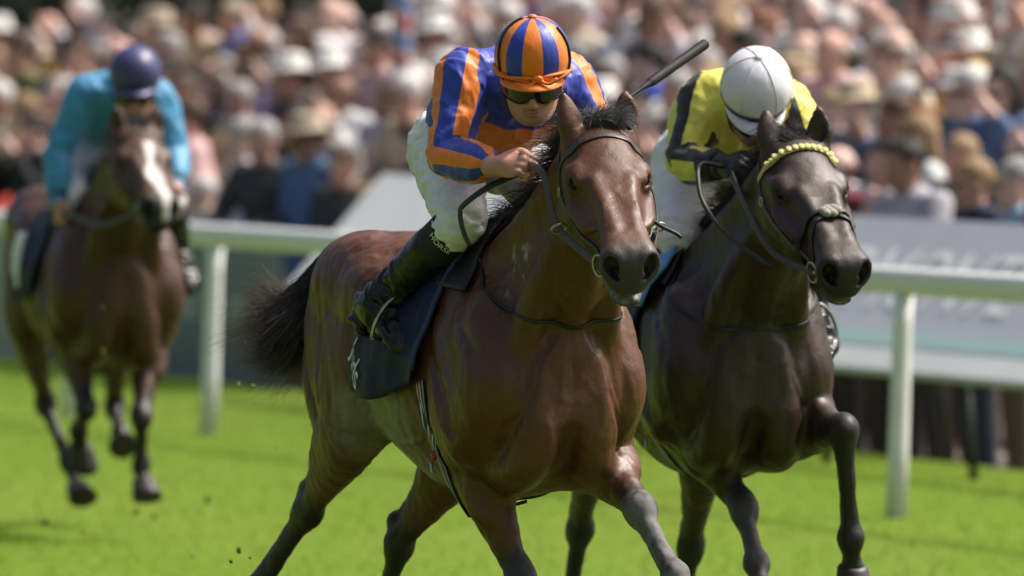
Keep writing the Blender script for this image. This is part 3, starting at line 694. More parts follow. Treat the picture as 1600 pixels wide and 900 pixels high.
def hand(V,W,d,n,s,curl=1.0,side=1):
    """palm from the wrist along d, back of the hand towards n, s = thumb side"""
    d=nrm(d); n=nrm(n-d*(np.asarray(n)@d)); s=np.asarray(s,float); s=nrm(s-d*(s@d)-n*(s@n))
    fr=np.stack([d,s,n])
    V.lim([(*(W-d*.02),.029),(*W,.027),(*(W+d*.03),.028)],.01)
    V.ell(W+d*.052,(.048,.042,.016),fr,.014)
    tips=[]
    for k,(o,L,rr) in enumerate(((.031,.040,.0098),(.0105,.045,.0102),(-.0105,.042,.0096),(-.031,.033,.0085))):
        a=W+d*(.086-.004*abs(k-1))+s*o+n*.004
        b=a+d*L*.62*(1.25-curl*.5)-n*L*.75*curl+s*(-o*.06)
        c=b-n*L*.45*curl-d*L*.62*curl*.55+d*L*.5*(1-curl)
        e=c-d*L*.55*curl+n*L*.05
        V.ell(a+n*.004,(.012,.011,.009),fr,.006)
        V.lim([(*a,rr*1.08),(*lerp(a,b,.5),rr*.95),(*b,rr)],.003,6); V.lim([(*b,rr),(*c,rr*.92),(*e,rr*.8)],.003,8)
    t0=W+d*.022+s*.034-n*.004; t1=t0+s*.022+d*.030-n*.012; t2=t1+d*.030-n*.022-s*.008
    V.lim([(*(W+d*.01+s*.02),.016),(*t0,.0155),(*t1,.012),(*t2,.0095)],.008)
def person_head(V,hc,fr,k=1.0):
    f,l,u=fr
    p=lambda a,b,c: hc+f*a+l*b+u*c
    V.ell(p(-.005,0,.0),(.097,.077,.092),fr,.03)
    V.ell(p(.034,0,-.068),(.062,.060,.075),fr,.03)
    V.ell(p(.052,0,-.118),(.036,.038,.026),fr,.025)
    for sg in (-1,1):
        V.lim([(*p(-.005,sg*.060,-.06),.018),(*p(.02,sg*.05,-.105),.018),(*p(.06,sg*.018,-.125),.016)],.02)
        V.ell(p(.068,sg*.040,-.055),(.022,.02,.016),fr,.02)
        V.ell(p(.088,sg*.031,-.030),(.018,.017,.011),fr,.012,'sub')
        V.ell(p(.078,sg*.031,-.031),(.0125,.0125,.0125),fr,.004)
        V.ell(p(.090,sg*.030,-.012),(.012,.024,.007),fr,.012)
        V.ell(p(.098,sg*.013,-.078),(.011,.009,.008),fr,.008)
        V.ell(p(-.008,sg*.078,-.035),(.018,.009,.032),fr,.008); V.ell(p(-.002,sg*.086,-.033),(.010,.006,.018),fr,.005,'sub')
    V.lim([(*p(.094,0,-.022),.009),(*p(.106,0,-.052),.010),(*p(.114,0,-.074),.012)],.014)
    V.ell(p(.092,0,-.098),(.011,.023,.006),fr,.006); V.ell(p(.089,0,-.108),(.012,.020,.007),fr,.006)
    V.ell(p(.099,0,-.1025),(.012,.022,.0016),fr,.003,'sub')
def build_rider(name,H,po):
    root=empty(name,H.M); root['pose']=''; del root['pose']
    h=po['h']; J={k:A(*v) for k,v in po.items() if isinstance(v,tuple) and len(v)==3 and k[0].islower()}
    o=A(*po.get('offset',(0,0,0)))
    def Bx(h,pad=0): return Vol(A(-.62,-.52,1.0)+A(0,0,min(0,o[2]))*1.6,A(.66,.56,2.26),h)
    hc=J['head']; fr=frame(A(*po['look']),A(0,0,1)); f,l,u=fr
    pel,wai,che,upp,nek=J['pelvis'],J['waist'],J['chest'],J['upper'],J['neck']
    arms=[(-1,J['shoulderR'],J['elbowR'],J['wristR']),(1,J['shoulderL'],J['elbowL'],J['wristL'])]
    legs=[(-1,J['hipR'],J['kneeR'],J['ankleR'],J['toeR']),(1,J['hipL'],J['kneeL'],J['ankleL'],J['toeL'])]
    # --- body: one continuous figure
    V=Bx(h)
    tor=[(*pel,.135,.10),(*wai,.125,.085),(*che,.155,.105),(*upp,.15,.085),(*nek,.06,.06)]
    V.tube(tor,(0,1,0),.03)
    V.lim([(*nek,.058),(*lerp(nek,hc,.55),.052),(*(hc-u*.05-f*.02),.055)],.03)
    person_head(V,hc,fr)
    for (sg,S,E,W),hd in zip(arms,po['HANDS']):
        V.lim([(*S,.060),(*lerp(S,E,.45),.048),(*E,.040),(*lerp(E,W,.3),.041),(*lerp(E,W,.8),.029),(*W,.026)],.03)
        hand(V,W,A(*hd[0]),A(*hd[1]),A(*hd[2]),hd[3])
    for sg,Hp,K,An,To in legs:
        V.lim([(*Hp,.074),(*lerp(Hp,K,.4),.066),(*K,.042),(*lerp(K,An,.3),.044),(*lerp(K,An,.75),.036),(*An,.034)],.03)
        V.lim([(*An,.028),(*(lerp(An,To,.25)-A(0,0,.03)),.022),(*(lerp(An,To,.5)-A(0,0,.05)),.018)],.02)
    P,Q=body_mesh(V); n=fbm(P*30,2,4)
    sk=A(.50,.27,.19)*(1+.12*n)[:,None]; loc=(P-hc)@fr.T
    fa=(loc[:,2]<.03)&(loc[:,2]>-.16)&(loc[:,0]>.02)&(np.abs(loc[:,1])<.09)
    sk=lerp(sk,A(.52,.21,.15)[None],(np.where(fa,np.exp(-((loc[:,2]+.06)/.03)**2),0)*.45)[:,None])
    lip=fa&(np.abs(loc[:,2]+.102)<.013)&(np.abs(loc[:,1])<.026)&(loc[:,0]>.085); sk[lip]=A(.42,.16,.13)
    beard=np.where(fa,sstep(-.085,-.11,loc[:,2])*.3,0); sk=lerp(sk,A(.25,.17,.14)[None],beard[:,None])
    for _,S,E,W in arms:
        d=np.linalg.norm(P-W,axis=1); sk=lerp(sk,A(.50,.22,.16)[None],(sstep(.13,.05,d)*.5)[:,None])
    if po.get('GLOVE'):
        for _,S,E,W in arms: sk[np.linalg.norm(P-(W+A(.05,0,-.02)),axis=1)<.115]=A(.012,.012,.013)
    body=mk('body',P,Q,M_SKIN,True,{'col':np.clip(sk,.01,.9)},root)
    # --- silks
    V=Bx(h*1.1)
    V.tube([(*pel,.148,.12),(*wai,.15,.115),(*che,.172,.132),(*upp,.165,.110),(*lerp(upp,nek,.7),.10,.08)],(0,1,0),.03)
    V.ell(lerp(wai,che,.75)-A(0,0,.05),(.15,.15,.11),None,.05)
    for sg,S,E,W in arms:
        ew=po.get('sleeve',.74)
        V.lim([(*lerp(S,che,.25),.085),(*S,.080),(*lerp(S,E,.5),.068),(*lerp(S,E,.85),.064),(*E,.060),(*lerp(E,W,.35),.058),(*lerp(E,W,.7),.050),(*lerp(E,W,ew-.06),.036),(*lerp(E,W,ew),.037)],.035)
    P,Q=body_mesh(V); N=vnormals(P,Q)
    pat=np.full(len(P),-1.0); amp=np.full(len(P),.0065)
    dA=[]
    for sg,S,E,W in arms:
        d1,t1=seg_dist(P,S,E); d2,t2=seg_dist(P,E,W); dA.append((np.minimum(d1,d2),d1,t1,d2,t2))
    axis=nrm(nek-pel); s_t=(P-pel)@axis/np.linalg.norm(nek-pel); yy=P[:,1]-lerp(pel[1],nek[1],np.clip(s_t,0,1)); below=((P-lerp(pel[None],nek[None],np.clip(s_t,0,1)[:,None]))@np.cross(axis,A(0,1,0)))
    dT,_=seg_dist(P,che,wai); dU,_=seg_dist(P,upp,che); arm_side=np.zeros(len(P))
    for (sg,S,E,W),(dm,d1,t1,d2,t2) in zip(arms,dA):
        # angle round the sleeve, continuous over the elbow
        ax1=nrm(E-S); ax2=nrm(W-E); ref=nrm(np.cross(ax1,ax2)+A(.001,.3*sg,.05))
        q=sstep(.85,1.0,t1)*sstep(0,.12,t2+.02); axv=ax1[None]*(1-q)[:,None]+ax2[None]*q[:,None]; axv/=np.linalg.norm(axv,axis=1)[:,None]
        c=np.where((d1<d2)[:,None],S+(E-S)*t1[:,None],E+(W-E)*t2[:,None]); r=P-c; r-=axv*(r*axv).sum(1)[:,None]
        u1=ref[None]-axv*(axv@ref)[:,None]; u1/=np.linalg.norm(u1,axis=1)[:,None]; v1=np.cross(axv,u1)
        ph=np.arctan2((r*v1).sum(1),(r*u1).sum(1))
        al=np.where(d1<d2,t1*.5,.5+t2*.5)
        sn=nrm(nrm(E-S)*.45+A(0,sg*.9,0)); dtor=np.min([seg_dist(P,a_,b_)[0] for a_,b_ in ((pel,wai),(wai,che),(che,upp),(upp,nek))],0)
        ina=((P-(S-A(0,sg*.045,0)))@sn>0)&((dm/.070<dtor/.125)|(d2<.075))
        pat=np.where(ina,po['SLEEVE'](ph,al,sg),np.where(arm_side>0,pat,po['TORSO'](s_t,yy,below))); arm_side=np.maximum(arm_side,ina)
    P=crumple(P,N,.0105,(5,11,9),21); P=P+N*(.0028*fbm(P*A(24,34,20),2,5))[:,None]
    silks=mk('silks',P,Q,po['SILK'],True,{'pat':pat},root)
    for sg,S,E,W in arms:   # elastic at the cuff
        c=lerp(E,W,po.get('sleeve',.74)-.085); ring('cuff_band',c,W-E,.0385,.0065,M_BAND,silks)
    # --- breeches
    V=Bx(h*1.15)
    V.ell(pel-A(.01,0,.005),(.15,.15,.125),None,.05)
    for sg,Hp,K,An,To in legs:
        V.ell(lerp(pel,Hp,1.0)-A(.06,0,-.01),(.105,.088,.11),None,.05)
        V.lim([(*Hp,.100),(*lerp(Hp,K,.35),.092),(*lerp(Hp,K,.75),.076),(*K,.067),(*lerp(K,An,.16),.061),(*lerp(K,An,.24),.057)],.04)
    P,Q=body_mesh(V); N=vnormals(P,Q); P=crumple(P,N,.0105,(11,8,16),31)
    mk('breeches',P,Q,M_BREECH,True,None,root)
    # --- gaiters and boots
    for sg,Hp,K,An,To in legs:
        d=nrm(An-K); pts=[(*lerp(K,An,t),r) for t,r in ((.10,.066),(.2,.0665),(.34,.066),(.46,.062))]
        c=catmull(pts,14); u1=nrm(np.cross(d,A(.2,.9,.3))); v1=np.cross(d,u1)
        g=loft('gaiter',[c[i,:3]+c[i,3]*(u1*math.cos(q)*1.03+v1*math.sin(q)) for i in range(14) for q in [0]] and [[c[i,:3]+c[i,3]*(u1*math.cos(q)+v1*math.sin(q)) for q in np.linspace(0,2*math.pi,28,endpoint=False)] for i in range(14)],M_GAITER,root)
        if po.get('GAITER') and sg<0:
            cam_l=nrm((.93,-.37,0))
            def fn(uv,K=K,An=An,d=d):
                e1=nrm(np.cross(d,cam_l)); e2=nrm(np.cross(e1,d)); e2=e2 if e2@cam_l>0 else -e2
                s=.026; ang=uv[:,0]*s/.068; t=.145+ -uv[:,1]*s/np.linalg.norm(An-K)
                return K+(An-K)*t[:,None]+.0685*(np.cos(ang)[:,None]*e2-np.sin(ang)[:,None]*e1)
            lettering('lettering',po['GAITER'],fn,M_WHITEPRINT,g)
        V=Vol(np.minimum(np.minimum(K,An),To)-.16,np.maximum(np.maximum(K,An),To)+.16,h*1.1)
        fo=nrm(To-An); hl_=An-fo*.055-d*-.0; up=nrm(-d-fo*(-d@fo))
        V.lim([(*lerp(K,An,.36),.069),(*lerp(K,An,.6),.063),(*lerp(K,An,.85),.052),(*An,.050)],.02)
        V.ell(An+fo*.0-up*.02,(.070,.054,.062),np.stack([fo,np.cross(up,fo),up]),.03)
        V.tube([(*(An-fo*.080-up*.055),.038,.044),(*(An+fo*.05-up*.045),.046,.050),(*(An+fo*.12-up*.055),.051,.040),(*(An+fo*.18-up*.062),.044,.030),(*(An+fo*.215-up*.068),.030,.020)],np.cross(up,fo),.02)
        V.tube([(*(An-fo*.095-up*.098),.034,.019),(*(An-fo*.045-up*.102),.034,.019)],np.cross(up,fo),.006)
        P,Q=body_mesh(V); N=vnormals(P,Q)
        dd,tt=seg_dist(P,K,An); P=P+N*(.0075*np.sin((tt*9+fbm(P*13,2,8)*1.2)*6.3)*sstep(.55,.75,tt)*sstep(1.2,.95,tt))[:,None]; P=crumple(P,N,.0030,(18,18,24),41)
        b=mk('boot',P,Q,M_BOOT,True,None,root)
        # stirrup iron hanging from the saddle, under the tread of the boot
        ax=np.cross(up,fo); c=An+fo*.085-up*.03; pts=[c+ax*.055*x_+up*y_ for x_,y_ in ((-1,-.058),(-1.08,-.02),(-.9,.03),(-.5,.065),(0,.078),(.5,.065),(.9,.03),(1.08,-.02),(1,-.058),(.5,-.06),(0,-.06),(-.5,-.06))]
        stp=wire('stirrup',[*pts,pts[0]],.0055,M_STEEL,H.saddle,60)
        top=c+up*.078; strap('stirrup_leather',[top,lerp(top,A(-.02,sg*.22,1.40)+A(0,0,H.pose['dz']),.5)+A(0,sg*.02,0),A(0,sg*.20,1.42)+A(0,0,H.pose['dz'])],.018,.005,M_LEATHER,H.saddle,None,up=(0,sg,.3),n=16)
    # --- helmet with its silk cap
    p=lambda a,b,c: hc0+f*a+l*b+u*c
    rf,rl,ru=.122,.107,.110; hc0=hc; hc=hc+u*.035; nlat,nlon=26,96; Vt=[];pt=[]
    def capP(lat,lon,g=0): 
        cl=np.cos(lat)**.92*np.where(lat<0,1-.10*(lat/1.0)**2,1)
        return hc+np.multiply.outer(np.cos(lon)*cl*(rf+g),f)+np.multiply.outer(np.sin(lon)*cl*(rl+g),l)+np.multiply.outer(np.sin(lat)*(ru+g)+.004,u)
    lats=np.linspace(math.pi/2-.02,-.66,nlat); lons=np.linspace(0,2*math.pi,nlon,endpoint=False)
    LA,LO=np.meshgrid(lats,lons,indexing='ij'); LA=LA+(.20*sstep(-.1,.6,np.cos(LO))-.10*sstep(.4,-.1,np.cos(LO)))*sstep(.2,-.6,LA)
    G=capP(LA.ravel(),LO.ravel()); G=G+(G-hc)*(.012*fbm(np.stack([LO.ravel()*0+np.cos(LO.ravel())*4,np.sin(LO.ravel())*4,LA.ravel()*9],1),3,3)[:,None])
    idx=np.arange(nlat*nlon).reshape(nlat,nlon); F=[(int(idx[i,j]),int(idx[i+1,j]),int(idx[i+1,(j+1)%nlon]),int(idx[i,(j+1)%nlon])) for i in range(nlat-1) for j in range(nlon)]+[tuple(int(q) for q in idx[0])]
    cap=mk('helmet',G,F,po['CAPM'],True,{'pat':po['CAP'](LO.ravel(),LA.ravel())},root); s=cap.modifiers.new('thickness','SOLIDIFY'); s.thickness=.008; s.offset=-1
    sphere('button',capP(A(math.pi/2),A(0.0))[0]+u*.002,.013,po['PEAKM'],cap,12,(1,1,.5),fr)
    ang=np.linspace(-1.35,1.35,30)
    inn=capP(-.43-.09*(1-np.cos(ang)),ang,-.006); out_=capP(-.45-.09*(1-np.cos(ang)),ang,.002)+f*(.048*np.cos(ang/1.35*1.5)**.8)[:,None]-u*.010
    ed=out_-u*.004
    loft('peak',[inn,lerp(inn,out_,.5)+u*.004,out_,ed,lerp(inn,ed,.5)-u*.002,inn-u*.006],po['PEAKM'],cap,closed=False,cap=False)
    if po.get('BANDS'):
        for k in range(3):
            t=np.linspace(-1.5,1.5,40); la=-.25-.03*k+.05*np.sin(t*3+k*2.0)-.06*np.cos(t)
            wire('tie',capP(la,t,.004+.002*k),.0052 if k<2 else .0042,po['PEAKM'],cap,60,6)
        kq=capP(A(-.29),A(.12),.010)[0]; sphere('tie_knot',kq,.013,po['PEAKM'],cap,10,(.7,1.3,.9),fr)
        wire('tie',[kq,kq+l*.03-u*.012+f*.008,kq+l*.055+u*.002+f*.0],.005,po['PEAKM'],cap,10,6)
        wire('tie',[kq,kq-l*.03-u*.02+f*.01,kq-l*.06-u*.012+f*.0],.005,po['PEAKM'],cap,10,6)
        t=np.linspace(-.6,1.35,30); wire('elastic',capP(t,np.full(30,-1.02)-.25*(t>0)*t,.003),.0042,M_BAND,cap,40,6)
        t=np.linspace(-.6,.9,30); wire('elastic',capP(t,np.full(30,1.25),.003),.0035,M_BAND,cap,40,6)
    if po.get('RIM'):
        t=np.linspace(0,2*math.pi,60,endpoint=False); rm=capP(np.full(60,-.50),t,.003)
        loft('rim_band',[np.concatenate([capP(np.full(60,a),t,.0035)]) for a in (-.24,-.30,-.36,-.42)],po['RIM'],cap,cap=False)
    if po.get('SEAMS'):
        for k in range(6):
            t=np.linspace(-.5,1.5,20); wire('seam',capP(t,np.full(20,.52+k*math.pi/3),.001),.0016,po['PEAKM'],cap,30,5)
    # goggles
    hc=hc0
    la=np.linspace(-.62,-.20,9); lo=np.linspace(-1.18,1.18,40); LA,LO=np.meshgrid(la,lo,indexing='ij')
    wd=np.where(np.abs(LO)>.2,1,1); low=-.075+.022*np.exp(-(LO/.22)**2)+.012*(np.abs(LO)/1.18)**2; zz=lerp(low,np.full_like(low,.004),np.linspace(0,1,9)[:,None])
    rr=.112-.05*(np.abs(LO)/1.18)**2.5
    Gg=hc+np.multiply.outer(np.cos(LO)*rr+.004,f)+np.multiply.outer(np.sin(LO)*.088,l)+zz[...,None]*u
    gg=sheet('goggles',Gg,M_VISOR,cap,.006)
    if po.get('GOGGLE'):
        def fn2(uv):
            a=.30+uv[:,0]*.016/.1; z=-.022+uv[:,1]*.017
            return hc+np.multiply.outer(np.cos(a)*(.112)+.0085,f)+np.multiply.outer(np.sin(a)*.090,l)+z[:,None]*u
        lettering('lettering',po['GOGGLE'],fn2,simple('goggle_print',(.3,.28,.16),.6),gg,cuts=0)
    wire('chin_strap',[p(.0,-.082,-.06),p(.03,-.062,-.115),p(.045,0,-.148),p(.03,.062,-.115),p(.0,.082,-.06)],.006,M_BAND,cap,24,6)
    return root
def reins(H,hR,hL,mg=None):
    """two reins from the bit to the hands, with the loose buckle end"""
    for sg,bp,hd in ((-1,H.bitR,hR),(1,H.bitL,hL)):
        hd=A(*hd); s=-1 if sg<0 else 1
        md=mg(sg) if mg else [lerp(bp,hd,.35)+A(0,sg*.03,-.05),lerp(bp,hd,.7)+A(0,sg*.025,-.02)]
        rn=strap('rein',[bp,*md,hd],.019,.004,M_STRAP,H.root,None,n=40,up=(.3,sg,.25))
        if mg:
            ring('martingale_ring',md[0],md[1]-md[0],.021,.0035,M_STEEL,rn)
ORANGE=(.78,.20,.012); BLUE=(.020,.046,.36)
M_ORANGE=simple('orange_cloth',ORANGE,.5,noise=.1,bmp=.1)
tack(horse1,print_=dict(text='Juds',size=.098,x=-.375,th=R(95),rot=R(-30)))
horse_hair(horse1,[(-1.08,-.02,1.465,.04),(-1.155,-.075,1.405,.055),(-1.20,-.115,1.315,.08),(-1.245,-.15,1.24,.105),(-1.31,-.20,1.185,.13),(-1.365,-.25,1.15,.135)],-1,(A(-.05,.30,.88),.24),3,2200,4200,.0008)
# breast strap hanging loosely over the chest
D1=A(0,0,-.01)
def ray_pt(vol,o,d,r0=.05,r1=.6):
    d=nrm(d); r=np.arange(r0,r1,.004); v=vol.sample(o+r[:,None]*d); i=np.argmax(v>0); return o+d*r[i]
def breast_line(H,z0,rise,n=25):
    D=A(0,0,H.pose['dz']); return np.array([ray_pt(H.vol,A(.16,0,0)+A(0,0,z0+rise*(abs(q)/105)**1.4)+D,A(math.cos(R(q)),math.sin(R(q)),0)) for q in np.linspace(-105,105,n)])
bs=breast_line(horse1,1.29,.25)
strap('breast_strap',bs,.010,.004,M_LEATHER,horse1.root,horse1.vol,off=.003,n=110,smooth=25)
p1=dict(h=.004,pelvis=(-.24,.0,1.785),waist=(-.16,-.01,1.875),chest=(.03,0,1.925),upper=(.13,0,1.945),neck=(.22,-.025,1.955),head=(.336,-.055,1.994),look=(.90,-.36,-.26),
 shoulderR=(.10,-.165,1.965),elbowR=(.19,-.245,1.748),wristR=(.43,-.198,1.724),shoulderL=(.11,.145,1.95),elbowL=(.20,.23,1.745),wristL=(.30,.14,1.79),
 hipR=(-.24,-.085,1.745),kneeR=(.14,-.19,1.565),ankleR=(-.205,-.292,1.335),toeR=(-.01,-.262,1.262),hipL=(-.24,.085,1.745),kneeL=(.14,.19,1.565),ankleL=(-.185,.285,1.335),toeL=(-.03,.285,1.26),
 HANDS=(((.80,.58,.10),(.35,-.75,.55),(.1,.3,.95),.9),((.6,-.65,.3),(.4,.5,.75),(-.2,-.4,.8),1.0)),
 SLEEVE=lambda ph,al,sg: np.sin(4*ph+.6)-.08,
 TORSO=lambda s,y,b: np.minimum((.19-np.abs(s-.56))*3,(-.035-b)*8),
 SILK=silk_mat('orange_blue_silk',ORANGE,BLUE),CAPM=silk_mat('cap_orange_blue',ORANGE,BLUE,.42),CAP=lambda lo,la: np.cos(6*lo)+.12,PEAKM=M_ORANGE,BANDS=True,GAITER='HORSE',GOGGLE='UoP')
rider1=build_rider('jockey',horse1,p1)
tag(rider1,'jockey in orange and blue striped silks and cap, crouched over the leading bay horse','person','jockeys riding the racehorses')
reins(horse1,(.47,-.135,1.72),(.38,.08,1.79),lambda sg: [A(.755,-.147*(-sg) if sg>0 else -.147,1.56),A(.64,sg*.15,1.71)])
lp=strap('rein_loop',[A(.47,-.14,1.71),A(.36,-.20,1.665),A(.27,-.235,1.615),A(.255,-.24,1.59),A(.27,-.235,1.54),A(.28,-.22,1.50)],.019,.004,M_LEATHER,horse1.root,None,n=40,up=(.2,-1,.3))
# whip in the far hand
wb=A(.36,.065,1.81); wtip=A(.0,.612,2.060); wd=wtip-wb
M_WHIP=simple('whip_rubber',(.009,.009,.009),.65,noise=.3,nscale=90,bmp=.3,spec=.3)
wh=wire('riding_whip',[wb-wd*.12,wb,wb+wd*.25,wb+wd*.47,wb+wd*.50,wb+wd*.55,wb+wd*.62,wb+wd*.96,wb+wd*1.0],.0145,M_WHIP,None,60,12,taper=lambda t: float(np.interp(t,[0,.3,.50,.56,.66,.72,.97,1],[.33,.36,.42,.55,.72,.98,1.06,.9])))
wh.matrix_world=horse1.M
tag(wh,'black padded riding whip sticking out past the leading horse\'s ears','whip')
# ---- the dark horse beside it and its rider in yellow and black
M_RIBBON=simple('yellow_ribbon',(.52,.48,.17),.6,noise=.15); M_FLEECE=simple('fleece_pad',(.33,.31,.27),.9,noise=.3,bmp=.3)
P2=dict(h=.0085,dz=-.05,poll=(.70,.078,1.785),head=(7,40,-3),jaw=-.012,coat=(.033,.018,.0105),points=(.010,.009,.009),muzzle=(.018,.016,.016),
  ears=(((.64,-.04,2.1),(-.95,-.3,.1)),((.69,.14,2.1),(.8,-.5,.1))),
  legs=dict(RF=[(.10,-.12,.92),(.34,.005,.66),(.50,.004,.515),(.58,.004,.42)],LF=[(.22,.19,.92),(.60,.245,.91),(.53,.285,.585),(.50,.30,.47)],
            RH=[(-.72,-.21,.92),(-1.16,-.165,.53),(-1.34,-.17,.22),(-1.42,-.17,.10)],LH=[(-.62,.12,.90),(-.98,.15,.48),(-1.14,.155,.17),(-1.16,.155,.03)]),dust=dict(RF=.25))
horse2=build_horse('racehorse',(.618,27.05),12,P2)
tag(horse2.root,'dark brown racehorse with a yellow scalloped browband and grey fleece noseband pad','horse','galloping racehorses')
tack(horse2,nose=M_FLEECE,brow=M_RIBBON,cloth=M_LEATHER)
horse_hair(horse2,[(-1.08,0,1.38,.03),(-1.20,.0,1.32,.05),(-1.32,.0,1.18,.07),(-1.45,.0,1.02,.09),(-1.6,.0,.9,.12)],-1,(A(-.3,-.5,.6),.15),5,1500,900,.0010,(.02,.018,.015),(.05,.048,.045))
YEL=(.70,.66,.10); BLK=(.010,.010,.012)
M_WHITEC=simple('white_cloth',(.74,.74,.78),.5,noise=.05,nscale=12,bmp=.06)
M_NAVYB=simple('navy_band',(.015,.025,.11),.5)
def shift(base,dy,dz_,**kw):
    o={k:((v[0],v[1]+dy,v[2]+dz_) if isinstance(v,tuple) and len(v)==3 and k[0].islower() and k not in('look',) else v) for k,v in base.items()}
    o.update(kw); return o
p2=shift(p1,.045,-.075,h=.007,head=(.315,.045,1.902),look=(.70,-.10,-.62),shoulderR=(.10,-.055,1.885),elbowR=(.17,-.135,1.70),wristR=(.36,-.065,1.69),shoulderL=(.11,.195,1.86),elbowL=(.22,.235,1.69),wristL=(.36,.13,1.69),
 chest=(.03,.04,1.845),upper=(.12,.04,1.865),neck=(.21,.045,1.875),waist=(-.15,.03,1.80),
 HANDS=(((.9,.25,.0),(.35,-.75,.55),(.1,.3,.95),1.0),((.9,-.25,.0),(.35,.75,.55),(.1,-.3,.95),1.0)),
 SLEEVE=lambda ph,al,sg: np.where(al>.82,-1,.30-np.cos(3*ph+.4)),TORSO=lambda s,y,b: s*0+1,
 SILK=silk_mat('yellow_black_silk',YEL,BLK,.5),CAPM=M_WHITEC,CAP=lambda lo,la: lo*0+1,PEAKM=M_WHITEC,BANDS=False,SEAMS=True,GLOVE=True,RIM=M_NAVYB,GAITER=None,GOGGLE=None,sleeve=.93)
rider2=build_rider('jockey',horse2,p2)
tag(rider2,'jockey in yellow and black silks with a plain white cap, head bowed low','person','jockeys riding the racehorses')
reins(horse2,(.42,-.065,1.69),(.42,.10,1.69))
M_BLUECLOTH=simple('blue_pad',(.16,.36,.72),.7,noise=.1)
g_=trunk_pt(horse2,*np.meshgrid(np.linspace(.0,.19,8),np.linspace(R(-62),R(-18),8),indexing='ij'),off=.045); sheet('pad',g_,M_BLUECLOTH,horse2.root,.012)
wire('rein_loop',[A(.42,-.08,1.69),A(.44,-.15,1.70),A(.50,-.175,1.655),A(.56,-.17,1.58),A(.66,-.12,1.49),A(.85,-.03,1.40)],.007,M_LEATHER,horse2.root,30)
bs=breast_line(horse2,1.24,.27)
strap('breast_strap',bs,.016,.004,M_LEATHER,horse2.root,horse2.vol,off=.003,n=90,smooth=20)
# ---- the bay behind with its rider in turquoise
P3=dict(h=.012,dz=-.12,poll=(.70,.015,1.68),head=(1,31,0),jaw=-.01,coat=(.062,.024,.010),points=(.012,.010,.010),muzzle=(.02,.018,.018),blaze=True,
  ears=(((.66,-.09,2.1),(.9,-.4,.1)),((.66,.12,2.1),(.9,.4,.1))),
  legs=dict(RF=[(.10,-.14,.80),(.35,-.13,.53),(.12,-.12,.43),(.06,-.10,.35)],LF=[(.18,.16,.80),(.46,.075,.50),(.40,.085,.30),(.44,.09,.22)],
            RH=[(-.68,-.19,.86),(-1.02,-.06,.50),(-.76,-.005,.26),(-.64,.02,.13)],LH=[(-.60,.17,.84),(-.90,.215,.48),(-.62,.19,.38),(-.54,.18,.34)]),dust={})
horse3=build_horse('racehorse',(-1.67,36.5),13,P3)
tag(horse3.root,'bay racehorse with a white blaze, trailing behind by the white rail','horse','galloping racehorses')
tack(horse3)
horse_hair(horse3,[(-1.08,0,1.31,.03),(-1.20,0,1.27,.05),(-1.36,0,1.16,.07),(-1.5,0,1.02,.09),(-1.62,0,.9,.12)],-1,(A(-.3,0,.8),.2),9,500,500,.002,(.02,.018,.015),(.12,.11,.11))
TUR=(.048,.265,.47)
M_PURPLE=simple('purple_cap',(.055,.055,.16),.4,noise=.1,nscale=12)
p3=shift(p1,.06,-.19,h=.011,head=(.32,.078,1.850),look=(.93,-.2,-.25),shoulderR=(.08,-.085,1.79),elbowR=(.09,-.195,1.56),wristR=(.18,-.215,1.36),shoulderL=(.09,.215,1.765),elbowL=(.13,.275,1.56),wristL=(.30,.25,1.42),
 chest=(.0,.075,1.765),upper=(.09,.075,1.79),neck=(.19,.078,1.80),waist=(-.16,.04,1.70),
 HANDS=(((.3,.1,-.9),(.2,-.9,.1),(.9,.2,.3),.8),((.9,-.25,-.1),(.35,.75,.55),(.1,-.3,.95),1.0)),
 SLEEVE=lambda ph,al,sg: ph*0+1,TORSO=lambda s,y,b: s*0+1,SILK=silk_mat('turquoise_silk',TUR,TUR,.5),CAPM=M_PURPLE,CAP=lambda lo,la: lo*0+1,PEAKM=M_PURPLE,BANDS=False,GAITER=None,GOGGLE=None,sleeve=.95)
rider3=build_rider('jockey',horse3,p3)
tag(rider3,'jockey in plain turquoise silks and dark purple cap, arms spread wide','person','jockeys riding the racehorses')
reins(horse3,(.22,-.21,1.32),(.36,.22,1.42))
# number cloth print of the trailing horse: a pale crumpled patch
g_=trunk_pt(horse3,*np.meshgrid(np.linspace(-.38,-.14,10),np.linspace(R(-98),R(-58),10),indexing='ij'),off=.040); sheet('cloth_patch',g_+A(0,0,0),M_WHITEPRINT,horse3.root,.006)
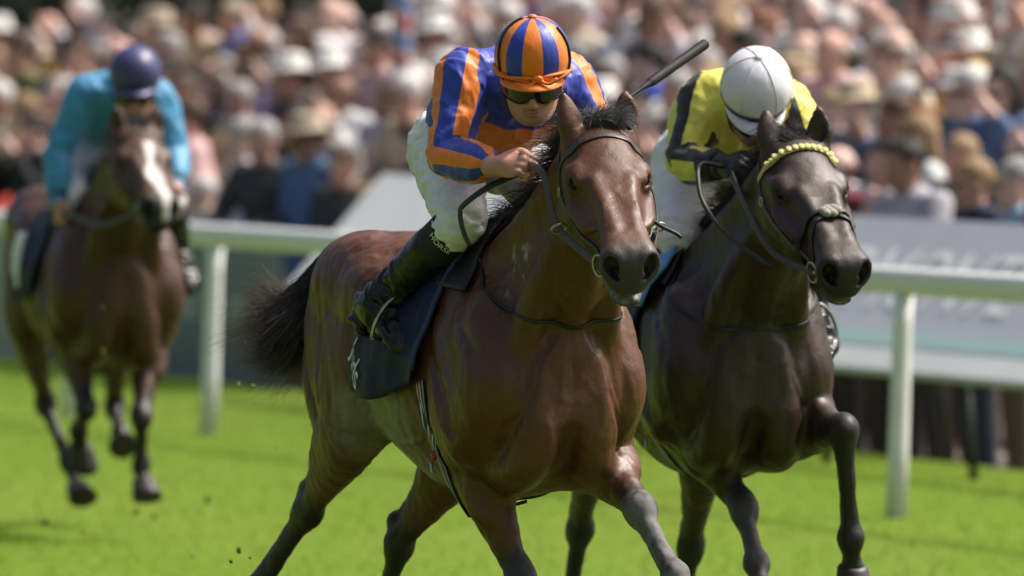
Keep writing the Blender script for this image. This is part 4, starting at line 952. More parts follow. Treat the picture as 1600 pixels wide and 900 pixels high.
# ---------------------------------------------------------------- the course
def turf_mat():
    m,nt,p=newmat('turf'); tc=nd(nt,'ShaderNodeTexCoord')
    n1=nd(nt,'ShaderNodeTexNoise',Scale=.55,Detail=5.0,Roughness=.6); n2=nd(nt,'ShaderNodeTexNoise',Scale=14.0,Detail=4.0)
    mp=nd(nt,'ShaderNodeMapping'); mp.inputs['Rotation'].default_value=(0,0,R(23)); mp.inputs['Scale'].default_value=(1.0,.35,1)
    nt.links.new(tc.outputs['Object'],mp.inputs[0]); nt.links.new(mp.outputs[0],n1.inputs['Vector']); nt.links.new(tc.outputs['Object'],n2.inputs['Vector'])
    ad=nd(nt,'ShaderNodeMath',operation='MULTIPLY_ADD'); ad.inputs[1].default_value=.35; nt.links.new(n2.outputs[0],ad.inputs[0]); nt.links.new(n1.outputs[0],ad.inputs[2])
    rp=nd(nt,'ShaderNodeValToRGB'); cr=rp.color_ramp; cr.elements[0].position=.50; cr.elements[0].color=(.042,.066,.014,1); cr.elements[1].position=.82; cr.elements[1].color=(.085,.100,.028,1)
    e=cr.elements.new(.66); e.color=(.056,.082,.017,1)
    nt.links.new(ad.outputs[0],rp.inputs[0]); nt.links.new(rp.outputs[0],p.inputs['Base Color']); p.inputs['Roughness'].default_value=.85; p.inputs['Specular IOR Level'].default_value=.15; p.inputs['Sheen Weight'].default_value=1.0; p.inputs['Sheen Roughness'].default_value=.45; p.inputs['Sheen Tint'].default_value=(.60,.90,.07,1)
    bump(nt,p,n2.outputs[0],.6,.03); return m
HO=A(2.35,41.04,0); AH=nrm((.385,-.923,0)); NH=nrm((.923,.385,0))      # line of the boards: AH towards the viewer, NH into the crowd
turf=mk('turf',[HO+AH*a_+NH*b_ for a_,b_ in ((300,.15),(300,-500),(-700,-500),(-700,.15))],[(0,1,2,3)],turf_mat(),False); tag(turf,kind='structure')
rs=np.random.RandomState(5)
GRASSB,nt,p=newmat('grass_blades'); d_=nd(nt,'ShaderNodeBsdfDiffuse'); d_.inputs[0].default_value=(.15,.23,.025,1); t_=nd(nt,'ShaderNodeBsdfTranslucent'); t_.inputs[0].default_value=(.20,.30,.02,1)
mx=nd(nt,'ShaderNodeMixShader'); mx.inputs[0].default_value=.6; nt.links.new(d_.outputs[0],mx.inputs[1]); nt.links.new(t_.outputs[0],mx.inputs[2]); nt.links.new(mx.outputs[0],nt.nodes['Material Output'].inputs[0])
nb=20000; Yb=31+24*rs.rand(nb); Xb=(rs.rand(nb)*2-1)*(.0625*Yb)
kk=(Xb-2.35+.417*(Yb-41.04))<-.35; Xb,Yb=Xb[kk],Yb[kk]; nb=len(Xb); th=rs.rand(nb)*6.28; hb=.015+.025*rs.rand(nb)
bV=np.zeros((nb,3,3)); bV[:,0]=np.stack([Xb-.0035*np.cos(th),Yb-.0035*np.sin(th),0*Xb-.002],1); bV[:,1]=np.stack([Xb+.0035*np.cos(th),Yb+.0035*np.sin(th),0*Xb-.002],1); bV[:,2]=np.stack([Xb+rs.normal(0,.045,nb),Yb+rs.normal(0,.045,nb),hb],1)
tag(mk('grass',bV.reshape(-1,3),np.arange(nb*3).reshape(-1,3),GRASSB,False),kind='stuff')
# line of the track: along the rail, away from the viewer is -AL; NV points from the rail into the crowd
AL=nrm((.402,-.9156,0)); NV=nrm((.9156,.402,0)); R0=A(1.65,37.71,0); HO=A(2.35,41.04,0); AH=nrm((.385,-.923,0)); NH=nrm((.923,.385,0))
M_RAIL=simple('white_plastic',(.82,.83,.80),.38,noise=.06,nscale=6)
rail=empty('running_rail',Matrix.Translation((1.65,37.71,0))); tag(rail,'white plastic running rail on slim posts along the far side of the turf','rail')
q=np.linspace(0,2*math.pi,20,endpoint=False)
prof=[(.048*math.copysign(abs(math.cos(a))**.8,math.cos(a)),.058*math.copysign(abs(math.sin(a))**.8,math.sin(a))) for a in q]
loft('rail_bar',[A(0,0,.995)+AL*t+NV*a+A(0,0,b) for t in []] and [] or [[A(0,0,.995)+AL*t+NV*a+A(0,0,b) for a,b in prof] for t in np.linspace(-32,14,24)],M_RAIL,rail)
pm=None
for k in range(-14,7):
    c=AL*(1.95*k)
    if pm is None:
        pr=[[A(.0,0,0)+NV*(-.05*(1-z/.95))+AL*(.03*(1-z/.95))+r_*A(math.cos(a),math.sin(a),0)+A(0,0,z) for a in np.linspace(0,2*math.pi,14,endpoint=False)] for z,r_ in ((-.02,.046),(.3,.044),(.8,.040),(.96,.044))]
        po_=loft('post',pr,M_RAIL,rail); pm=po_
    else: po_=pm.copy(); col.objects.link(po_); po_.parent=rail
    po_.location=c
# ---- advertising boards behind the rail
def board_mat(name,c): return simple(name,c,.5,noise=.05,nscale=3)
M_BW=board_mat('board_white',(.86,.88,.86)); M_BG=board_mat('board_grey',(.54,.55,.60)); M_TEAL=simple('board_teal',(.46,.66,.62),.5); M_SLATE=board_mat('board_slate',(.10,.145,.19)); M_PALE=simple('pale_print',(.28,.34,.36),.6); M_LET=simple('board_letters',(.94,.95,.95),.5)
M_WIRE=simple('fence_wire',(.05,.055,.05),.5,metal=.4)
def slab(name,c,u,v,wu,hv,t,mat,parent=None):
    """thin box centred at c spanned by unit vectors u and v"""
    u=nrm(u);v=nrm(v);n=np.cross(u,v); V=[c+u*a*wu/2+v*b*hv/2+n*d*t/2 for a in(-1,1) for b in(-1,1) for d in(-1,1)]
    F=[(0,1,3,2),(4,6,7,5),(0,4,5,1),(2,3,7,6),(0,2,6,4),(1,5,7,3)]
    o=mk(name,V,F,mat,False,None,parent); bm=bmesh.new(); bm.from_mesh(o.data); bmesh.ops.recalc_face_normals(bm,faces=bm.faces); bm.to_mesh(o.data); bm.free(); return o
def hline(s,p=0,z=0): return HO-AH*s+NH*p+A(0,0,z)     # s runs away to the left, p into the crowd
TOPv=nrm(NH*.62+A(0,0,.68)); BH=math.hypot(.62,.68)
def sloped(s0,s1,mat,lab,text=None,teal=True,TOPv=TOPv,BH=BH,zc=.795):
    r=empty('advertising_board',Matrix.Identity(4)); tag(r,lab,'advertising board','boards behind the running rail')
    c=hline((s0+s1)/2,-.225,zc); slab('panel',c,AH,TOPv,s1-s0,BH,.03,mat,r)
    nn=np.cross(AH,TOPv); nn=nn if nn[1]<0 else -nn
    if teal:
        slab('stripe',c-TOPv*(BH*.29)+nn*.019,AH,TOPv,s1-s0,.085,.004,M_TEAL,r); slab('stripe',c-TOPv*(BH*.42)+nn*.019,AH,TOPv,s1-s0,.12,.004,M_BW,r)
    for s in np.arange(s0+.3,s1,1.6):
        a=hline(s,.09,.95); b=hline(s,.25,.0); wire('leg',[a,b],.022,M_WIRE,r,3); wire('leg',[hline(s,-.44,.44),hline(s,-.40,.0)],.022,M_WIRE,r,3)
    if text:
        def fn(uv): 
            sc_=.52; return c+TOPv*(.07)+nn*.020+np.multiply.outer((uv[:,0]*sc_+text[1]),AH)+np.multiply.outer(uv[:,1]*sc_,TOPv)
        lettering('lettering',text[0],fn,M_LET,r,shear=.28,cuts=0)
    return r
sloped(-2.2,3.6,M_BG,'pale grey sloping advertising board with big white letters behind the rail',('JUDDMONTE',-.45))
sloped(3.63,8.25,M_BW,'plain white sloping advertising board behind the galloping bay horse',None,False,nrm(NH*.74+A(0,0,.80)),math.hypot(.74,.80),.82)
def upright(s0,s1,mat,lab,marks):
    r=empty('advertising_board',Matrix.Identity(4)); tag(r,lab,'advertising board','boards behind the running rail')
    slab('panel',hline((s0+s1)/2,.0,.46),AH,A(0,0,1),s1-s0,.90,.04,mat,r)
    for k in range(marks): slab('print_block',hline(lerp(s0,s1,(k+.5)/marks),-.022,.43),AH,A(0,0,1),(s1-s0)/marks*.72,.16,.004,M_PALE,r)
    return r
upright(9.45,11.45,M_SLATE,'dark slate board with a faint pale band, next to the white post',5)
upright(11.5,13.2,M_SLATE,'dark slate board standing behind the trailing bay horse',4)
upright(13.25,15.6,board_mat('board_ash',(.30,.33,.33)),'ash grey board standing past the trailing horse, by the picture edge',0)
# ---- mesh fence, standing ground and terrace
fence=empty('mesh_fence',Matrix.Identity(4)); tag(fence,'dark wire mesh fence between the boards and the spectators\' legs','fence')
vs=[];fs=[]
def bar(a,b,r):
    d=nrm(b-a); u=nrm(np.cross(d,A(.3,.2,.9))); v=np.cross(d,u); k=len(vs)
    for c in (a,b):
        for q_ in range(3): vs.append(c+r*(u*math.cos(q_*2.094)+v*math.sin(q_*2.094)))
    for q_ in range(3): fs.append((k+q_,k+(q_+1)%3,k+3+(q_+1)%3,k+3+q_))
for s in np.arange(-1.6,8.4,.055): bar(hline(s,.32,.02),hline(s,.32,1.0),.0022)
for z in np.arange(.05,1.01,.055): bar(hline(-1.6,.324,z),hline(8.4,.324,z),.0022)
tag(mk('wire_mesh',np.array(vs),fs,M_WIRE,False,None,fence),kind='stuff')
for s in np.arange(-1.6,8.5,2.0): wire('post',[hline(s,.35,0),hline(s,.35,1.05)],.024,M_WIRE,fence,3)
ROW=.74; NR=11; RISE=.135
def row_z(k): return -.26+RISE*k
M_CONC=simple('concrete',(.24,.21,.18),.85,noise=.25,nscale=4,bmp=.2)
# terrace steps behind the fence (front apron sits a little below the turf)
hv=[];hf=[]
for k in range(NR+1):
    p0=.15 if k==0 else .9+ROW*(k-.5); p1_=.9+ROW*(k+.5) if k<NR else 400
    z=row_z(k) if k>0 else -.26
    b=len(hv)
    for p_ in (p0,p1_):
        for s in (-80,300): hv.append(hline(s,p_,z))
    hf.append((b,b+1,b+3,b+2))
    if k>0: hf.append((b-2,b-1,b+1,b))
mk_t=mk('terrace',np.array(hv),hf,M_CONC,False); tag(mk_t,kind='structure')
# ---------------------------------------------------------------- spectators
def tint_mat(name,rough,bmp=0,nscale=12,noise=.12,stripes=False):
    m,nt,p=newmat(name); oi=nd(nt,'ShaderNodeObjectInfo'); p.inputs['Roughness'].default_value=rough; p.inputs['Specular IOR Level'].default_value=.3
    tc=nd(nt,'ShaderNodeTexCoord'); no=nd(nt,'ShaderNodeTexNoise',Scale=nscale,Detail=4.0); nt.links.new(tc.outputs['Object'],no.inputs['Vector'])
    mr=nd(nt,'ShaderNodeMapRange'); mr.inputs['From Min'].default_value=.3; mr.inputs['From Max'].default_value=.7; mr.inputs['To Min'].default_value=1-noise; mr.inputs['To Max'].default_value=1+noise; nt.links.new(no.outputs[0],mr.inputs[0])
    mx=nd(nt,'ShaderNodeMix',data_type='RGBA',blend_type='MULTIPLY'); mx.inputs['Factor'].default_value=1; nt.links.new(oi.outputs['Color'],mx.inputs['A']); nt.links.new(mr.outputs[0],mx.inputs['B'])
    out=mx.outputs['Result']
    if stripes:
        wv=nd(nt,'ShaderNodeTexWave',Scale=7.0); wv.bands_direction='Z'; nt.links.new(tc.outputs['Object'],wv.inputs['Vector']); m2=nd(nt,'ShaderNodeMix',data_type='RGBA'); m2.inputs['B'].default_value=(.03,.04,.08,1)
        gt=nd(nt,'ShaderNodeMath',operation='GREATER_THAN'); gt.inputs[1].default_value=.55; nt.links.new(wv.outputs['Fac'],gt.inputs[0]); nt.links.new(gt.outputs[0],m2.inputs['Factor']); nt.links.new(out,m2.inputs['A']); out=m2.outputs['Result']
    nt.links.new(out,p.inputs['Base Color'])
    if bmp: bump(nt,p,no.outputs[0],bmp,.02)
    return m
C_SKIN=tint_mat('spectator_skin',.5,.03,30,.08); C_CLOTH=tint_mat('spectator_cloth',.8,.35,9,.14); C_STRIPE=tint_mat('spectator_stripes',.8,.3,9,.1,True); C_HAIR=tint_mat('spectator_hair',.55,.6,60,.3); C_HAT=tint_mat('spectator_hat',.7,.2,40,.1)
M_SHADES=simple('sunglasses',(.01,.01,.011),.12)
def proto_person(kind):
    h=.021; up=A(0,0,1); S={s:A(-.02,s*.185,1.40) for s in (-1,1)}
    lean=0
    if kind=='down': E={s:A(-.03,s*.25,1.12) for s in (-1,1)}; W={s:A(.08,s*.25,.88) for s in (-1,1)}
    if kind=='lean': E={s:A(.12,s*.27,1.14) for s in (-1,1)}; W={s:A(.36,s*.17,1.10) for s in (-1,1)}; lean=.09
    if kind=='fold': E={s:A(.04,s*.25,1.12) for s in (-1,1)}; W={s:A(.21,-s*.06,1.16+.03*s) for s in (-1,1)}
    if kind=='look': E={s:A(.14,s*.28,1.22) for s in (-1,1)}; W={s:A(.21,s*.09,1.48) for s in (-1,1)}
    if kind=='brow': E={1:A(.10,.33,1.28),-1:A(-.02,-.25,1.12)}; W={1:A(.13,.12,1.57),-1:A(.10,-.22,.90)}
    hc=A(.03+lean,0,1.61); sh=A(lean*.8,0,0)
    for s in (-1,1): S[s]=S[s]+sh; E[s]=E[s]+sh*.8; W[s]=W[s]+sh*.8
    def V(): return Vol(A(-.30,-.46,-.04),A(.62,.46,1.80),h)
    B=V(); fr=np.eye(3); p=lambda a,b,c: hc+A(a,b,c)
    B.ell(p(-.005,0,.0),(.098,.078,.095),None,.03); B.ell(p(.03,0,-.065),(.064,.062,.078),None,.03); B.ell(p(.055,0,-.115),(.036,.038,.026),None,.03)
    B.lim([(*p(.095,0,-.03),.012),(*p(.112,0,-.066),.015)],.015)
    for s in (-1,1): B.ell(p(.095,s*.034,-.028),(.022,.022,.014),None,.015,'sub'); B.ell(p(-.005,s*.082,-.03),(.02,.012,.033),None,.01)
    B.lim([(*A(-.01+lean*.8,0,1.38),.06),(*p(-.015,0,-.10),.056)],.04)
    tor=[(0,0,.92,.150,.105),(.0+lean*.25,0,1.08,.140,.10),(lean*.7,0,1.27,.160,.115),(-.01+lean*.8,0,1.40,.135,.08)]
    B.tube(tor,(0,1,0),.04)
    for s in (-1,1):
        B.lim([(*S[s],.055),(*E[s],.041),(*W[s],.030)],.04); d=nrm(W[s]-E[s]); B.ell(W[s]+d*.055,(.055,.035,.022),frame(d,A(.3,0,1)),.02)
        for k in range(4): B.lim([(*(W[s]+d*.09+A(0,0,.018*(k-1.5))),.012),(*(W[s]+d*.15+A(0,-s*.02,.016*(k-1.5)-.015)),.011)],.006,6)
        B.lim([(0,s*.095,.90,.085),(.01,s*.10,.50,.052),(-.02,s*.11,.10,.038)],.04); B.lim([(-.03,s*.11,.05,.035),(.10,s*.12,.035,.03)],.02)
    P,Q=body_mesh(B); body=mk('person',P,Q,C_SKIN)
    T=V(); T.tube([(0,0,.86,.172,.13),(lean*.25,0,1.06,.162,.125),(lean*.7,0,1.27,.178,.135),(-.01+lean*.8,0,1.405,.14,.092)],(0,1,0),.04)
    T.ell(A(-.01+lean*.8,0,1.44),(.075,.08,.035),None,.04)
    for s in (-1,1): T.lim([(*S[s],.074),(*E[s],.060),(*lerp(E[s],W[s],.85),.047)],.04)
    P,Q=body_mesh(T); N=vnormals(P,Q); P=crumple(P,N,.007,(9,9,11),51); top=mk('top',P,Q,C_CLOTH)
    L=V()
    for s in (-1,1): L.lim([(0,s*.085,.93,.105),(.01,s*.10,.50,.072),(-.02,s*.11,.09,.058)],.03)
    P,Q=body_mesh(L); tr=mk('trousers',P,Q,C_CLOTH)
    return body,top,tr,hc
def proto_hair(kind,hc=A(0,0,0)):
    V=Vol(A(-.26,-.22,-.34),A(.26,.22,.24),.015); p=lambda a,b,c: A(a,b,c)
    if kind in ('short','long','bob'):
        V.ell(p(-.018,0,.018),(.102,.088,.098),None,.02)
        V.ell(p(.10,0,-.055),(.09,.075,.085),None,.02,'sub')
        if kind=='long': V.tube([(-.06,0,.0,.09,.05),(-.085,0,-.12,.095,.045),(-.09,0,-.24,.085,.03)],(0,1,0),.03); V.ell(p(.0,.085,-.09),(.035,.022,.10),None,.02); V.ell(p(.0,-.085,-.09),(.035,.022,.10),None,.02)
        if kind=='bob': V.ell(p(-.03,0,-.06),(.085,.105,.09),None,.03); V.ell(p(.08,0,-.07),(.07,.07,.10),None,.02,'sub')
        P,Q=body_mesh(V); N=vnormals(P,Q); P=crumple(P,N,.006,(22,22,14),61); return mk('hair',P,Q,C_HAIR)
    if kind=='fringe':
        V.tube([(.0,.083,-.01,.012,.035),(-.07,.07,-.015,.016,.04),(-.103,0,-.02,.016,.042),(-.07,-.07,-.015,.016,.04),(.0,-.083,-.01,.012,.035)],(0,0,0.01),.02) if False else V.lim([(.0,.082,-.01,.022),(-.06,.068,-.015,.028),(-.092,0,-.02,.032),(-.06,-.068,-.015,.028),(.0,-.082,-.01,.022)],.02)
        P,Q=body_mesh(V); return mk('hair',P,Q,C_HAIR)
    q=np.linspace(0,2*math.pi,22,endpoint=False)
    if kind=='hat': # brimmed
        pr=[(.165,-.0),(.168,.006),(.12,.022),(.100,.03),(.098,.07),(.090,.105),(.06,.118),(.01,.108)]
        return loft('hat',[[A(r*1.08*math.cos(a)-.005,r*math.sin(a),.015+z+.018*(r/.168)**4*math.sin(a)**2) for a in q] for r,z in pr],C_HAT)
    if kind=='cap':
        r=[[A(.108*math.cos(a)*math.cos(t)-.006,.093*math.sin(a)*math.cos(t),.012+.10*math.sin(t)) for a in q] for t in np.linspace(-.12,1.5,9)]
        o=loft('cap',r,C_HAT); return o
CPAL={'white':(.72,.71,.70),'cream':(.62,.55,.44),'beige':(.46,.36,.27),'pale pink':(.62,.40,.38),'pale grey':(.45,.45,.47),'mid grey':(.20,.20,.22),'charcoal':(.05,.05,.055),'black':(.015,.015,.017),'navy':(.02,.028,.06),
 'denim blue':(.09,.15,.28),'sky blue':(.30,.42,.58),'tan':(.32,.20,.12),'brown':(.10,.06,.04),'burgundy':(.15,.02,.035),'red':(.45,.04,.035),'mustard yellow':(.60,.42,.04),'teal green':(.16,.42,.36),'olive':(.13,.13,.06),'lilac':(.42,.37,.52),'royal blue':(.04,.10,.48)}
CW=dict(zip(CPAL,[20,9,6,8,11,8,8,8,12,5,5,5,4,2,2,1,1,3,3,1]))
HAIRC={'dark-haired':(.018,.013,.010),'brown-haired':(.075,.04,.022),'fair-haired':(.30,.20,.10),'grey-haired':(.33,.32,.31),'white-haired':(.62,.60,.57),'ginger-haired':(.22,.08,.03)}
HATC={'white':(.74,.73,.70),'straw':(.52,.43,.29),'navy':(.025,.03,.06),'beige':(.45,.37,.28),'black':(.015,.015,.015),'pale grey':(.48,.48,.48)}
SKINS=[(.62,.37,.29),(.66,.43,.35),(.58,.33,.26),(.68,.42,.36),(.50,.29,.22),(.34,.19,.13),(.72,.49,.41)]
PR={k:proto_person(k) for k in ('down','lean','fold','look','brow')}
HR_={k:proto_hair(k) for k in ('short','long','bob','fringe','hat','cap')}
gl=loft('sunglasses',[[A(.098+.006*math.cos(a*2),.0,-.03)*0+A(.075+.035*math.cos(t),.085*math.sin(t)*1.0,-.03+z) for t in np.linspace(-1.25,1.25,16)] for z in (-.016,.012) for a in (0,)],M_SHADES,closed=False,cap=False)
protos=[o for v in PR.values() for o in v[:3]]+list(HR_.values())+[gl]
fpx=14000.0; pit=math.atan(458/fpx)
def project(P):
    d=np.asarray(P,float)-A(0,0,2.2); z=d[1]*math.cos(pit)-d[2]*math.sin(pit); y=d[1]*math.sin(pit)+d[2]*math.cos(pit); return 800+fpx*d[0]/z,450-fpx*y/z
ROWN=['front','second','third','fourth','fifth','sixth','seventh','eighth','ninth','tenth','eleventh','twelfth']
def place_of(px):
    for lim_,t in ((60,'past the trailing horse'),(165,'beside the turquoise jockey'),(300,'behind the turquoise jockey'),(430,'beyond the left white post'),(570,'short of the striped pole'),(680,'by the striped pole'),(780,'behind the striped jockey'),(930,'behind the striped cap'),(1030,'behind the bay horse\'s ears'),(1120,'behind the whip'),(1260,'behind the plain white cap'),(1400,'just past the white cap'),(1500,'over the white letters'),(9999,'over the last white letters')):
        if px<lim_: return t
# what the photograph shows clearly: picture position -> (top, head kind, head colour)
HINT=[((365,270),('teal green','long','brown-haired')),((480,255),('denim blue','fringe','grey-haired')),((425,250),('charcoal','short','grey-haired')),((535,210),('mid grey','fringe','white-haired')),((330,230),('beige','long','fair-haired')),((395,120),('lilac','short','brown-haired')),((1455,80),('burgundy','short','dark-haired')),((1525,95),('mustard yellow','hat','white')),((1425,150),('white','cap','white')),((1470,120),('charcoal','short','white-haired')),((1450,225),('white','long','fair-haired')),((1540,280),('navy','short','fair-haired')),((1395,300),('pale pink','bob','dark-haired')),((1310,110),('lilac','hat','beige')),((990,110),('royal blue','short','dark-haired')),((1500,30),('cream','hat','white')),((1230,90),('white','short','fair-haired')),((690,40),('pale grey','hat','white')),((600,210),('black','short','brown-haired')),((30,200),('black','short','dark-haired')),((60,170),('beige','short','fair-haired')),((10,270),('red','short','brown-haired')),((1580,300),('sky blue','short','grey-haired')),((1590,200),('black','short','dark-haired')),((1480,215),('pale pink','short','ginger-haired')),((1340,170),('mid grey','hat','straw')),((1395,230),('white','short','dark-haired'))]
HINT={i:v for i,v in enumerate(HINT)}
rs=np.random.RandomState(23); spots=[]
for k in range(NR):
    p_=.95+ROW*k
    for s in np.arange(-3.0,34,.50):
        s2=s+rs.uniform(-.12,.12)+(.25 if k%2 else 0); pp=p_+rs.uniform(-.12,.12); hscale=rs.normal(1.0,.045)*(.80 if (k<2 and rs.rand()<.22) else 1)
        b=hline(s2,pp,row_z(k)); px,py=project(b+A(0,0,1.6*hscale)); wpx=fpx/b[1]*.3
        if -wpx<px<1600+wpx: spots.append((k,b,hscale,px,py))
spots=[q for q in spots if q[4]>(-55 if q[3]>640 else 20)]
print('spectators',len(spots))
used=set(); hint_for={}
for i,(hp,hv_) in HINT.items():
    best=min((((q[3]-hp[0])**2+(q[4]-hp[1])**2,j) for j,q in enumerate(spots) if j not in hint_for))
    hint_for[best[1]]=hv_
rs=np.random.RandomState(77); cw=np.array(list(CW.values()),float); cw/=cw.sum(); cn=list(CPAL); hn=list(HAIRC); htn=list(HATC)
shown=sorted(range(len(spots)),key=lambda j: spots[j][0])[:300]
for j in shown:
    k,b,hs,px,py=spots[j]
    for tries in range(200):
        if j in hint_for and tries<1: tc_,hk,hcn=hint_for[j]
        else:
            tc_=cn[rs.choice(len(cn),p=cw)]; hk=rs.choice(['short','long','bob','fringe','hat','cap'],p=[.52,.15,.08,.13,.07,.05]); hcn=htn[rs.choice(len(htn),p=[.34,.24,.1,.14,.08,.1])] if hk in('hat','cap') else hn[rs.choice(len(hn),p=[.30,.27,.09,.20,.10,.04])]
            if hk=='fringe': hcn=['grey-haired','white-haired','brown-haired'][rs.randint(3)]
        gar={'down':'jacket','lean':'shirt','fold':'jumper','look':'top','brow':'top'}
        pose_=rs.choice(['down','lean','fold','look','brow'],p=[.36,.22 if k<3 else .08,.2,.12,.10+(0 if k<3 else .14)])
        who={'short':hcn+' spectator','long':'long '+hcn+' woman','bob':hcn+' woman with a bob','fringe':'balding '+hcn+' man','hat':'spectator in '+hcn+' brimmed hat','cap':'spectator in '+hcn+' cap'}[hk]
        lab=f"{who} {'and' if hk in ('hat','cap') else 'in'} {tc_} top, {ROWN[k]} row, {place_of(px)}"
        if lab not in used: break
    used.add(lab)
    bo,to,tr,hc=PR[pose_]
    yaw=math.atan2(-NH[1],-NH[0])+rs.normal(0,.28)+.25
    Mx=Matrix.Translation(b)@Matrix.Rotation(yaw,4,'Z')@Matrix.Scale(hs,4)
    o=bo.copy(); col.objects.link(o); o.matrix_world=Mx; o.color=(*SKINS[rs.randint(len(SKINS))],1); tag(o,lab,'person','spectators in the crowd')
    def child(src,c,ms=None):
        e=src.copy(); col.objects.link(e); e.parent=o; e.color=(*c,1); return e
    cc=A(*CPAL[tc_])*(1+.12*(rs.rand(3)-.5)); t_=child(to,cc)
    child(tr,[(.03,.04,.075),(.16,.12,.085),(.07,.065,.06),(.30,.25,.19)][rs.randint(4)])
    if hk in('hat','cap'): hh=child(HR_[hk],HATC[hcn]); h2=child(HR_['short'],HAIRC[hn[[0,1,3,1,0][rs.randint(5)]]]); h2.location=hc; h2.scale=(.98,.98,.93)
    else: hh=child(HR_[hk],HAIRC[hcn])
    hh.location=hc
    if rs.rand()<.16: g2=child(gl,(.01,.01,.01)); g2.location=hc
for o in protos: bpy.data.objects.remove(o)
# ---------------------------------------------------------------- striped pole, hedge and trees, flying turf
m,nt,p=newmat('pole_stripes'); tc=nd(nt,'ShaderNodeTexCoord'); sx=nd(nt,'ShaderNodeSeparateXYZ'); nt.links.new(tc.outputs['Object'],sx.inputs[0])
at_=nd(nt,'ShaderNodeMath',operation='ARCTAN2'); nt.links.new(sx.outputs['Y'],at_.inputs[0]); nt.links.new(sx.outputs['X'],at_.inputs[1])
m1=nd(nt,'ShaderNodeMath',operation='MULTIPLY_ADD'); m1.inputs[1].default_value=1/(2*math.pi); nt.links.new(at_.outputs[0],m1.inputs[0])
m2=nd(nt,'ShaderNodeMath',operation='MULTIPLY'); m2.inputs[1].default_value=4.2; nt.links.new(sx.outputs['Z'],m2.inputs[0]); nt.links.new(m2.outputs[0],m1.inputs[2])
fr_=nd(nt,'ShaderNodeMath',operation='FRACT'); nt.links.new(m1.outputs[0],fr_.inputs[0]); rp=nd(nt,'ShaderNodeValToRGB'); rp.color_ramp.interpolation='CONSTANT'
e0,e1=rp.color_ramp.elements; e0.color=(.50,.05,.05,1); e1.position=.33; e1.color=(.66,.66,.68,1); e2=rp.color_ramp.elements.new(.5); e2.color=(.06,.16,.42,1); e3=rp.color_ramp.elements.new(.83); e3.color=(.66,.66,.68,1)
nt.links.new(fr_.outputs[0],rp.inputs[0]); nt.links.new(rp.outputs[0],p.inputs['Base Color']); p.inputs['Roughness'].default_value=.4
pb=A(-.70,55.6,row_z(4)); pole=empty('striped_pole',Matrix.Translation(pb)); tag(pole,'tall pole with spiralling red, white and blue stripes in front of the crowd','pole')
loft('shaft',[[A(.066*math.cos(a),.066*math.sin(a),z)+A(.03*z/3,0,0) for a in np.linspace(0,2*math.pi,20,endpoint=False)] for z in np.linspace(0,3.4,12)],m,pole); sphere('finial',A(.034,0,3.46),.08,M_WHITEPRINT,pole,14)
def leafmat(name,c):
    m=simple(name,c,.6,noise=.45,nscale=.9); return m
def leaves(name,cs,rad,n,mat,parent,ls=.16,seed=1):
    r_=np.random.RandomState(seed); c=np.asarray(cs)[r_.randint(len(cs),size=n)]; d=r_.normal(0,1,(n,3)); d/=np.linalg.norm(d,axis=1)[:,None]; P=c+d*(np.asarray(rad)*(r_.rand(n,1)**.4))
    a=r_.normal(0,1,(n,3)); a/=np.linalg.norm(a,axis=1)[:,None]; b=np.cross(a,r_.normal(0,1,(n,3))); b/=np.linalg.norm(b,axis=1)[:,None]; l=ls*(.6+.8*r_.rand(n,1))
    V=np.stack([P-a*l,P+b*l*.5,P+a*l,P-b*l*.5],1).reshape(-1,3); return mk(name,V,np.arange(n*4).reshape(-1,4),mat,False,None,parent)
M_LEAF=leafmat('dark_foliage',(.022,.040,.020)); M_BARK=simple('bark',(.06,.045,.035),.9,noise=.3,nscale=8,bmp=.4)
for k,(x,y,sz) in enumerate(((-6.4,101,1.0),(-2.6,104,1.15),(1.8,99,.95),(6.2,103,1.1))):
    t=empty('tree',Matrix.Translation((x,y,row_z(NR)))); tag(t,['broad dark tree at the crowd\'s far edge, above the trailing horse','dark tree above the red and blue pole, behind the last row','dark tree behind the last row, over the riding whip','dark tree behind the last row, over the white letters'][k],'tree','trees behind the crowd')
    r_=np.random.RandomState(k); cs=[A(r_.uniform(-1.9,1.9),r_.uniform(-1.5,1.5),r_.uniform(.9,6))*sz for _ in range(26)]
    wire('trunk',[A(0,0,0),A(.1,0,2*sz),A(-.1,.1,4.5*sz)],.22*sz,M_BARK,t,8,10,taper=lambda q_: 1-.6*q_)
    for q_ in range(5): wire('limb',[A(0,0,1.2+q_*.6),A(.7*math.cos(q_*2.4),.7*math.sin(q_*2.4),2.0+q_*.7),A(1.5*math.cos(q_*2.4),1.5*math.sin(q_*2.4),2.6+q_*.8)],.07,M_BARK,t,8,7,taper=lambda q2: 1-.7*q2)
    leaves('crown',cs,.95*sz,5200,M_LEAF,t,.15,k)
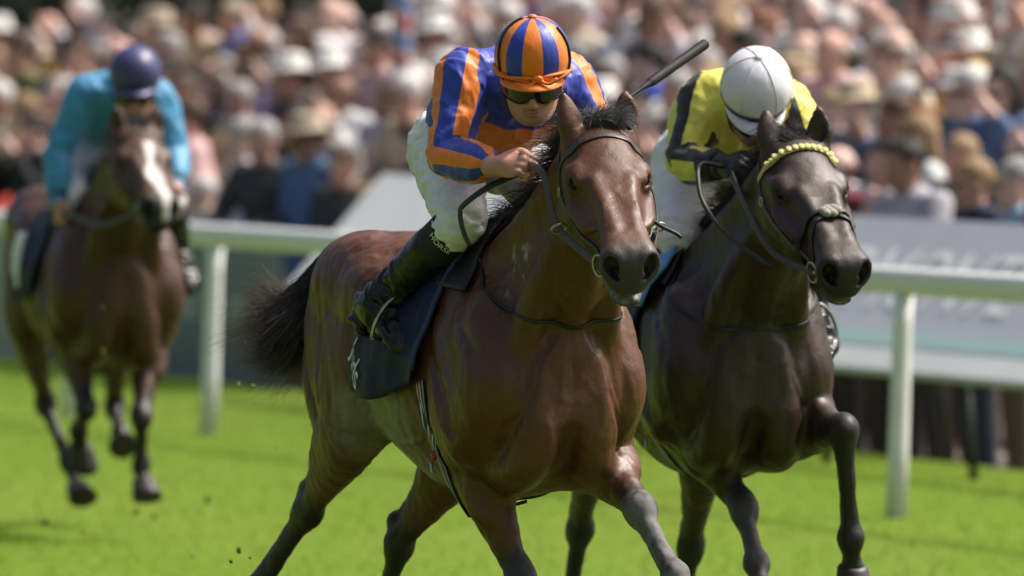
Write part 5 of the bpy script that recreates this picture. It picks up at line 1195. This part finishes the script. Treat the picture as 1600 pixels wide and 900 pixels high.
hd=empty('hedge',Matrix.Translation((0,92,row_z(NR)))); tag(hd,'long dark clipped hedge closing off the ground behind the crowd','hedge')
leaves('foliage',[A(x,q_*.25,z) for x in np.arange(-8,8.1,.5) for z in (.25,.75,1.2) for q_ in (-1,1)],.42,16000,M_LEAF,hd,.09,9)
wire('stem',[A(-8,0,.2),A(0,0,.25),A(8,0,.2)],.12,M_BARK,hd,12,7)
M_CLOD=simple('turf_clod',(.07,.05,.025),.95,noise=.6,nscale=60,bmp=.6); M_CLODG=simple('grass_clod',(.15,.20,.03),.9,noise=.4,nscale=60)
cl=[(-1.721, 33, 0.258, 0.0124, 0), (-0.825, 27, 0.524, 0.0074, 0), (-0.817, 26, 0.553, 0.005, 0), (-0.776, 26.5, 0.533, 0.0043, 0), (-1.188, 35, 0.228, 0.0112, 1), (-1.509, 33, 0.884, 0.0087, 1), (-1.449, 34.5, 0.207, 0.0124, 1), (-1.4, 35, 0.163, 0.0099, 1), (-0.796, 27.5, 0.999, 0.0068, 1), (-0.841, 27.5, 1.005, 0.005, 1), (-1.584, 33, 0.218, 0.0062, 0), (-1.791, 33, 0.554, 0.005, 1), (-1.071, 30, 0.317, 0.0043, 1), (-1.463, 32, 1.084, 0.0043, 1), (-1.391, 33, 0.825, 0.0037, 1), (-0.714, 27, 0.834, 0.0025, 1), (-0.564, 26.3, 1.524, 0.0019, 1)]
for k,(X,Y,Z,r_,g_) in enumerate(cl):
    bm=bmesh.new(); bmesh.ops.create_icosphere(bm,subdivisions=2,radius=r_); V=np.array([v.co[:] for v in bm.verts]); F=[tuple(v.index for v in f.verts) for f in bm.faces]; bm.free()
    V=V*(1+.55*fbm(V/r_*1.3+k*5,2,k)[:,None])*A(1.3,1,.75); o=mk('turf_clod',V,F,M_CLODG if g_ else M_CLOD,False); o.location=(X,Y,Z); o.rotation_euler=(k,k*2,k*3)
    tag(o,'small tuft of torn grass flying up behind the hooves' if g_ else 'small dark clod of earth flying up behind the hooves','turf clod','tufts of grass in the air' if g_ else 'clods of earth in the air')
